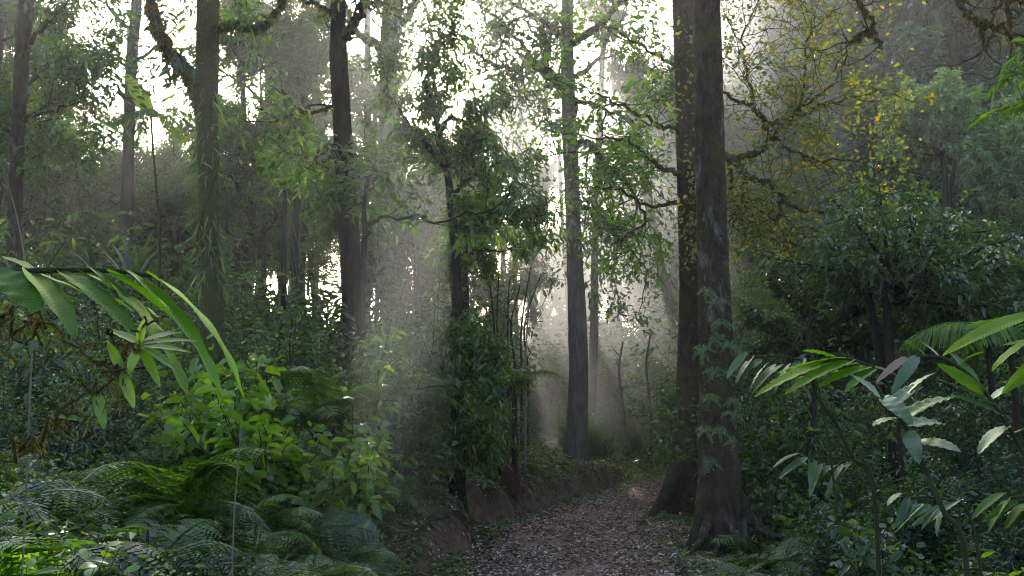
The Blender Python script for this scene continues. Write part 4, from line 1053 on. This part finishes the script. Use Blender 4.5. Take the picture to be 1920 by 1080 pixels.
def straps(name, label, px, py, Y, n, L, W, seed, mat):
    rg = np.random.default_rng(seed); p = at(px, py, Y); g = float(hz(p[0], Y)); root = empty(name, (p[0], Y, g)); tag(root, label, 'strap leaved plant')
    a = Acc(); z0 = max(p[2] - g - L * 0.8, 0.0)
    if z0 > 0.2: tube(a, [(0, 0, 0), (0.03, 0, z0 * 0.5), (0, 0, z0)], 0.05, 8); a.obj('stem', M['bark'], root); a = Acc()
    for i in range(n):
        az = rg.uniform(0, 6.28); le = rg.uniform(0.05, 0.55); d = np.array([math.cos(az) * le, math.sin(az) * le, 1.0])
        blade(a, np.array([0, 0, z0]), d, (math.cos(az) * 1.0, math.sin(az) * 1.0, 0.0) if le < 0.3 else (-d[0], -d[1], le), L * rg.uniform(0.6, 1.1), W, -rg.uniform(0.05, 0.3) if le < 0.3 else rg.uniform(0.2, 0.7), 12, 0, rg.uniform(0.2, 0.8))
    a.obj('leaves', mat, root)


straps('strap_plant', 'upright dark strap leaved plant low at the left, right of the lichen spotted trunk', 180, 425, 14.0, 9, 0.8, 0.07, 1, M['leaf_gloss'])
straps('strap_plant', 'arching strap leaved plant beside the slender leaning trunk', 250, 440, 15.0, 16, 0.95, 0.07, 2, M['leaf_gloss'])
straps('strap_plant', 'pale hazy strap leaved plant perched right of the forked mossy trunk', 535, 270, 19.0, 14, 1.0, 0.08, 3, M['leaf_far'])

# ------------------------------------------------------------------ thin stems
def thin(name, label, cat, lines, r, mat, leafs=0, seed=0, L=0.07, lm='leaf_mid', kids=5):
    rg = np.random.default_rng(seed); first = at(*lines[0][0]); g = float(hz(first[0], first[1])); o = np.array([first[0], first[1], g]); root = empty(name, o); tag(root, label, cat)
    st = []; di = []
    for ln in lines:
        P = [at(*p) for p in ln]
        if P[0][2] > hz(P[0][0], P[0][1]) and ln is lines[0] or name == 'sapling_clump': P = [np.array([P[0][0], P[0][1], float(hz(P[0][0], P[0][1]))])] + P
        C = smooth_line(P, 30); a = Acc(); tube(a, C - o, np.linspace(r, r * 0.4, 30), 6)
        if leafs:
            sk = Skel()
            for i in range(kids):
                j = int(8 + 20 * i / kids); v = rg.normal(0, 1, 3); grow(sk, rg, C[j] - o, unit(v + [0, 0, .4]), 0.35, r * .4, 0, 4, .2, sites_each=3)
            skin(a, sk, 0, 0.002); st += sk.sites; di += sk.dirs
        a.obj('stem', mat, root)
    if leafs: foliage(root, st, di, rg, leafs, 0.1, L, L * 0.4, M[lm])


thin('sapling', 'thin bare sapling standing in the misty beam left of the slim grey trunk', 'sapling', [[(985, 700, 17), (992, 560, 17), (1000, 430, 17), (996, 300, 17)], [(998, 490, 17), (1025, 440, 17), (1062, 345, 17)]], .016, M['straw'], 3, 1)
thin('sapling_clump', 'clump of thin leaning poles in the pale light left of the slim grey trunk', 'saplings',
     [[(930 + i * 12, 700, 19 + (i % 3)), (925 + i * 13 + (-6) ** (i % 2), 610, 19 + (i % 3)), (915 + i * 20, 500 + 12 * (i % 4), 19 + (i % 3))] for i in range(6)], .03, M['bark'], 5, 2, L=.1)
thin('plant_stem', 'thin pale upright stem standing among the ferns at the lower left', 'plant stem', [[(438, 985, 6.0), (446, 880, 6.0), (452, 800, 6.0), (458, 745, 6.0)]], .0045, M['straw'])
thin('plant_stem', 'long thin pale grass stem arching at the far left edge', 'plant stem', [[(60, 640, 3.6), (45, 480, 3.6), (25, 380, 3.6), (0, 300, 3.6)]], .004, M['straw'])
for i, (x, Y, lab) in enumerate([(1505, 15, 'dark thin trunk under the left side of the spreading tree'), (1520, 12, 'brown thin trunk standing behind the sunlit ginger fan'), (1690, 11, 'short dark trunk behind the tall ginger stalk at the lower right'), (1165, 26, 'thin shadowy trunk beyond the path bend'), (1216, 25, 'darker thin trunk beyond the bend beside the rear twin trunk'), (1780, 17, 'thin dark trunk beneath the right side of the spreading tree')]):
    top = [540, 640, 800, 700, 690, 480][i]
    thin('thin_tree', lab, 'thin tree', [[(x, top + 200, Y), (x + 6, top + 100, Y), (x - 4, top, Y), (x + 3, top - 60, Y)]], .05 if i != 2 else .06, M['bark'], 6, 30 + i, L=.1)

# reddish tree stump
p = at(952, 790, 15.5); g = float(hz(p[0], 15.5)); r = empty('tree_stump', (p[0], 15.5, g - .05)); tag(r, 'reddish brown broken tree stump on the bank left of the slim grey trunk', 'tree stump')
a = Acc(); tube(a, [(0, 0, 0), (0, 0, .15), (-.03, 0, .4), (-.06, 0, .62), (-.08, 0, .72)], [.15, .12, .09, .07, .03], 16, .5, 0, .12, np.random.default_rng(3), buttress(5, .4, .2, 3)); a.obj('trunk', M['red_wood'], r)

# ------------------------------------------------------------------ hanging mossy branches, bamboo, near sprig
def mossy(name, label, cat, limbs, rad0, seed, hang, hl, lm=None, anchor=None, k=3, LL=.05, twg=5, tl=.3, mL=.03):
    rg = np.random.default_rng(seed); o = at(*limbs[0][0]) if anchor is None else anchor; root = empty(name, o); tag(root, label, cat)
    st, di = add_limbs(root, [(l, rad0, rad0 * .35) for l in limbs], M['bark_mossy'], rg, twigs=twg, depth=1, tl=tl, kids=2, moss=30, mossL=mL, tw_r=rad0 * .3)
    a = Acc()
    for l in limbs:
        C = limb_px(l) - np.array(root.location)
        for i in range(hang):
            t = rg.uniform(0, 1) * (len(C) - 1.01); j = int(t); b = C[j] * (1 - t + j) + C[j + 1] * (t - j); ln = hl * rg.uniform(.2, 1) ** 1.5; m = int(16 * ln / hl) + 4
            P = b + np.stack([rg.normal(0, .008, m).cumsum(), rg.normal(0, .008, m).cumsum(), -np.linspace(0, ln, m)], 1)
            leaves(a, P, np.stack([rg.normal(0, .5, m), rg.normal(0, .5, m), -np.ones(m)], 1), rg.normal(0, 1, (m, 3)), rg.uniform(.02, .05, m) * (hl / .25), rg.uniform(.004, .012, m) * (hl / .25), rg.uniform(0, 1, m))
    a.obj('hanging_moss', M['moss'], root)['kind'] = 'stuff'
    if lm: foliage(root, st, di, rg, k, .1, LL, LL * .45, M[lm])
    return root


Y = 10.0
tr, Sx, rg = trunk_tree('tree', 'tree at the right edge whose moss hung limbs dip into the top right corner', 'tree', [(-600, 2120, 60), (0, 2150, 70), (500, 2180, 80), (1040, 2190, 110)], Y, M['bark_mossy'], 91, 16, seg=40)
ox = np.array(tr.location); rg = np.random.default_rng(92)
LM = [[(2130, -260, Y), (1980, -160, Y), (1850, -110, Y), (1740, -60, Y), (1700, -40, Y)], [(2135, -120, Y), (2020, -20, Y), (1960, 10, Y), (1920, 2, Y), (1870, 10, Y), (1850, 85, Y)],
      [(1980, -160, Y), (1880, -40, Y), (1800, 0, Y), (1820, 30, Y), (1840, 60, Y), (1846, 92, Y)], [(1832, 45, Y), (1870, 50, Y), (1900, 75, Y)], [(1740, -60, Y), (1650, -60, Y), (1612, -10, Y), (1632, 35, Y), (1640, 60, Y), (1650, 84, Y)],
      [(1637, 55, Y), (1615, 68, Y), (1585, 80, Y)], [(1900, -60, Y), (1886, 0, Y), (1890, 45, Y), (1896, 90, Y)]]
st, di = add_limbs(tr, [(l, .030 if i != 4 else .034, .010) for i, l in enumerate(LM)], M['bark_mossy'], rg, twigs=4, depth=1, tl=.4, kids=2, moss=30, mossL=.025, tw_r=.008, hangm=.7)
for l in LM:
    a = Acc(); C = limb_px(l) - ox
    for i in range(14):
        t = rg.uniform(0, 1) * (len(C) - 1.01); j = int(t); b = C[j] * (1 - t + j) + C[j + 1] * (t - j); ln = .26 * rg.uniform(.1, 1) ** 1.8; m = 9
        P = b + np.stack([rg.normal(0, .008, m).cumsum(), rg.normal(0, .008, m).cumsum(), -np.linspace(0, ln, m)], 1)
        leaves(a, P, np.stack([rg.normal(0, .4, m), rg.normal(0, .4, m), -np.ones(m)], 1), rg.normal(0, 1, (m, 3)), rg.uniform(.02, .045, m), rg.uniform(.004, .008, m), rg.uniform(0, 1, m))
    a.obj('hanging_moss', M['moss'], tr)

# bamboo at the right edge
rg = np.random.default_rng(95); b0 = at(2040, 900, 7.0); b0[2] = hz(b0[0], 7.0); bb = empty('bamboo', b0); tag(bb, 'bright green bamboo leaves poking in at the upper right edge', 'bamboo')
C = smooth_line([b0, at(2050, 600, 7), at(2020, 250, 7), at(1960, 100, 7), at(1900, 60, 7)], 40); a = Acc(); tube(a, C - b0, np.linspace(.02, .004, 40), 8)
st = []; di = []
for tgt in ((1885, 140), (1850, 215), (1900, 200), (1858, 160), (1895, 108), (1930, 180)):
    Lb = smooth_line([at(1990, 150, 7), at((1990 + tgt[0]) / 2, tgt[1] - 25, 7), at(*tgt, 6.9)], 8); tube(a, Lb - b0, .003, 4)
    for q in range(3, 8): st.append(Lb[q] - b0); di.append(unit(Lb[q] - Lb[q - 1]))
a.obj('culm', M['stem'], bb)
foliage(bb, st, di, rg, 4, .05, .12, .022, M['leaf_bright'], name='leaves', droop=.5)

# near sprig with bright leaves on a mossy twig, lower left
Y = 2.7
sp = mossy('mossy_branch', 'moss draped branch with bright backlit leaves at the left, below the big ginger frond', 'branch',
           [[(-260, 1010, Y), (-60, 900, Y), (30, 842, Y), (110, 780, Y), (180, 735, Y), (228, 700, Y), (238, 660, Y), (262, 640, Y)], [(-80, 560, Y), (-20, 592, Y), (40, 602, Y), (90, 600, Y), (150, 640, Y), (210, 690, Y)]],
           .006, 96, 12, .13, twg=3, tl=.05, mL=.010, anchor=np.array([at(-260, 1010, Y)[0], Y, float(hz(at(-260, 1010, Y)[0], Y))]))
o = np.array(sp.location); a = Acc()
for j, (b, t, wd, ti) in enumerate([((262, 645), (205, 618), .035, .9), ((262, 643), (268, 600), .03, .95), ((268, 640), (330, 622), .034, 1), ((270, 645), (365, 632), .022, .8), ((265, 650), (330, 690), .03, .5), ((262, 650), (240, 700), .03, .5),
                                  ((270, 650), (352, 655), .024, .9), ((262, 650), (300, 720), .028, .4), ((228, 700), (205, 640), .03, .6), ((228, 700), (250, 760), .03, .7), ((180, 735), (195, 800), .03, .3), ((110, 780), (150, 790), .028, .4)]):
    a = Acc(); p0 = at(*b, Y); p1 = at(*t, Y - .02); blade(a, p0 - o, p1 - p0 + [0, 0, .01], (0.1, -.5, 1), np.linalg.norm(p1 - p0) * 1.05, wd, .35, 10, .03, ti, rng=rg); a.obj('leaf', M['leaf_bright'], sp)
# bright seedlings in the bottom corners
for i, (x, y, Y, n, lab) in enumerate([(60, 1030, 3.2, 26, 'bright round leaved seedling cluster in the bottom left corner'), (190, 1060, 3.4, 18, 'bright leaved seedling right of the bottom left corner cluster'), (1895, 1045, 5.0, 30, 'bright yellow green seedlings in the bottom right corner')]):
    c = at(x, y, Y); g = float(hz(c[0], c[1])); r = empty('seedling', (c[0], c[1], g)); tag(r, lab, 'seedling'); a = Acc(); s2 = Acc(); h = c[2] - g; rg = np.random.default_rng(i + 5)
    for j in range(n):
        e = np.array([rg.normal(0, .13), rg.normal(0, .16), h - abs(rg.normal(0, .12))]); tube(s2, smooth_line([(e[0] * .2, e[1] * .2, 0), e * [.3, .5, .6], e], 6), .0014, 4)
        for q in range(5): th = rg.uniform(0, 6.28); blade(a, e * [1, 1, 1 - .12 * q], (math.cos(th), math.sin(th), rg.normal(.3, .4)), rg.normal(0, .45, 3) + [0, -.3, 1], rg.uniform(.03, .075), rg.uniform(.02, .045), .7, 8, .03, rg.uniform(0, 1), rng=rg)
    s2.obj('stems', M['stem'], r); a.obj('leaves', M['leaf_bright'], r)
# climbing fern on the front trunk
rg = np.random.default_rng(97); cf = empty('climbing_fern', o7); tag(cf, 'pale leaved creeper clinging in tufts to the front twin trunk', 'climber'); a = Acc(); v = Acc()
for x, y in [(1325, 540), (1352, 600), (1338, 628), (1362, 700), (1330, 740), (1372, 770), (1340, 690), (1368, 640), (1350, 800), (1320, 800), (1315, 650), (1380, 820), (1345, 560), (1330, 860), (1375, 745)]:
    c = at(x, y, 11.78); 
    for j in range(rg.integers(4, 9)):
        th = rg.uniform(0, 6.28); d = np.array([math.cos(th), -.35, math.sin(th) * .6 - .5]); n_ = 9; t_ = np.linspace(.1, 1, n_)[:, None]; ax = c - o7 + unit(d) * t_ * rg.uniform(.08, .16) + [0, 0, -.04] * t_ ** 2
        for sg in (-1, 1): leaves(a, ax, unit(np.cross(d, [0, 1, 0]))[None] * sg + unit(d) * .5 + np.zeros((n_, 3)), rg.normal(0, .3, (n_, 3)) + [0, -1, .4], .035 * (1.1 - t_[:, 0] * .7), .012, rg.uniform(.3, 1, n_))
tube(v, S7[45:110, :3] - o7 + np.stack([.13 * np.sin(np.linspace(0, 7, 65)), -.19 + .04 * np.cos(np.linspace(0, 7, 65)), np.zeros(65)], 1), .006, 5)
a.obj('leaves', M['leaf_mid'], cf); v.obj('stem', M['stem'], cf)

# fallen sticks on the path and its verges
rg = np.random.default_rng(123)
for i, (x, y, Lk, az, lab) in enumerate([(0.1, 9.5, .5, .4, 'short fallen stick on the left side of the path near the camera'), (1.35, 10.6, .7, 2.2, 'long fallen stick on the right edge of the path by the front twin trunk'),
                                       (.75, 13.2, .4, 1.1, 'fallen stick lying mid path level with the twin trunks'), (-.9, 8.6, .8, 2.7, 'dead branch lying on the foot of the left bank')]):
    g = float(hz(x, y)); r = empty('fallen_stick', (x, y, g)); tag(r, lab, 'stick'); sk = Skel(); grow(sk, rg, (-Lk * math.cos(az) / 2, -Lk * math.sin(az) / 2, .045), (math.cos(az), math.sin(az), .03), Lk, .010, 1, 6, .12, 0, kids=2, ratio=.4)
    a = Acc(); skin(a, sk, 0, .003, 6); a.obj('wood', M['bark_grey'], r)

# roots and grass spilling over the lip of the cut bank
rg = np.random.default_rng(130); a = Acc()
yy = rg.uniform(8.5, 21, 420); wob = 0.16 * np.sin(yy * 1.7) + 0.09 * np.sin(yy * 4.3 + 1) + 0.05 * np.sin(yy * 9.1 + 2)
xe = path_x(yy) - path_w(yy) - 0.28 + wob * .6 - 0.16
for x, y in zip(xe, yy):
    z = float(hz(x - .12, y)) + .0; n = 7; ln = rg.uniform(.08, .3)
    P = np.array([x - .10, y, z]) + np.stack([np.linspace(0, .16, n) + rg.normal(0, .012, n), rg.normal(0, .02, n).cumsum(), -np.linspace(0, 1, n) ** 1.5 * ln], 1)
    tube(a, P, np.linspace(rg.uniform(.003, .007), .0015, n), 4, rg.uniform(0, 1))
o = a.obj('hanging_roots', M['bark_warm']); tag(o, 'fine roots hanging down the brown face of the cut bank', 'roots'); o['kind'] = 'stuff'
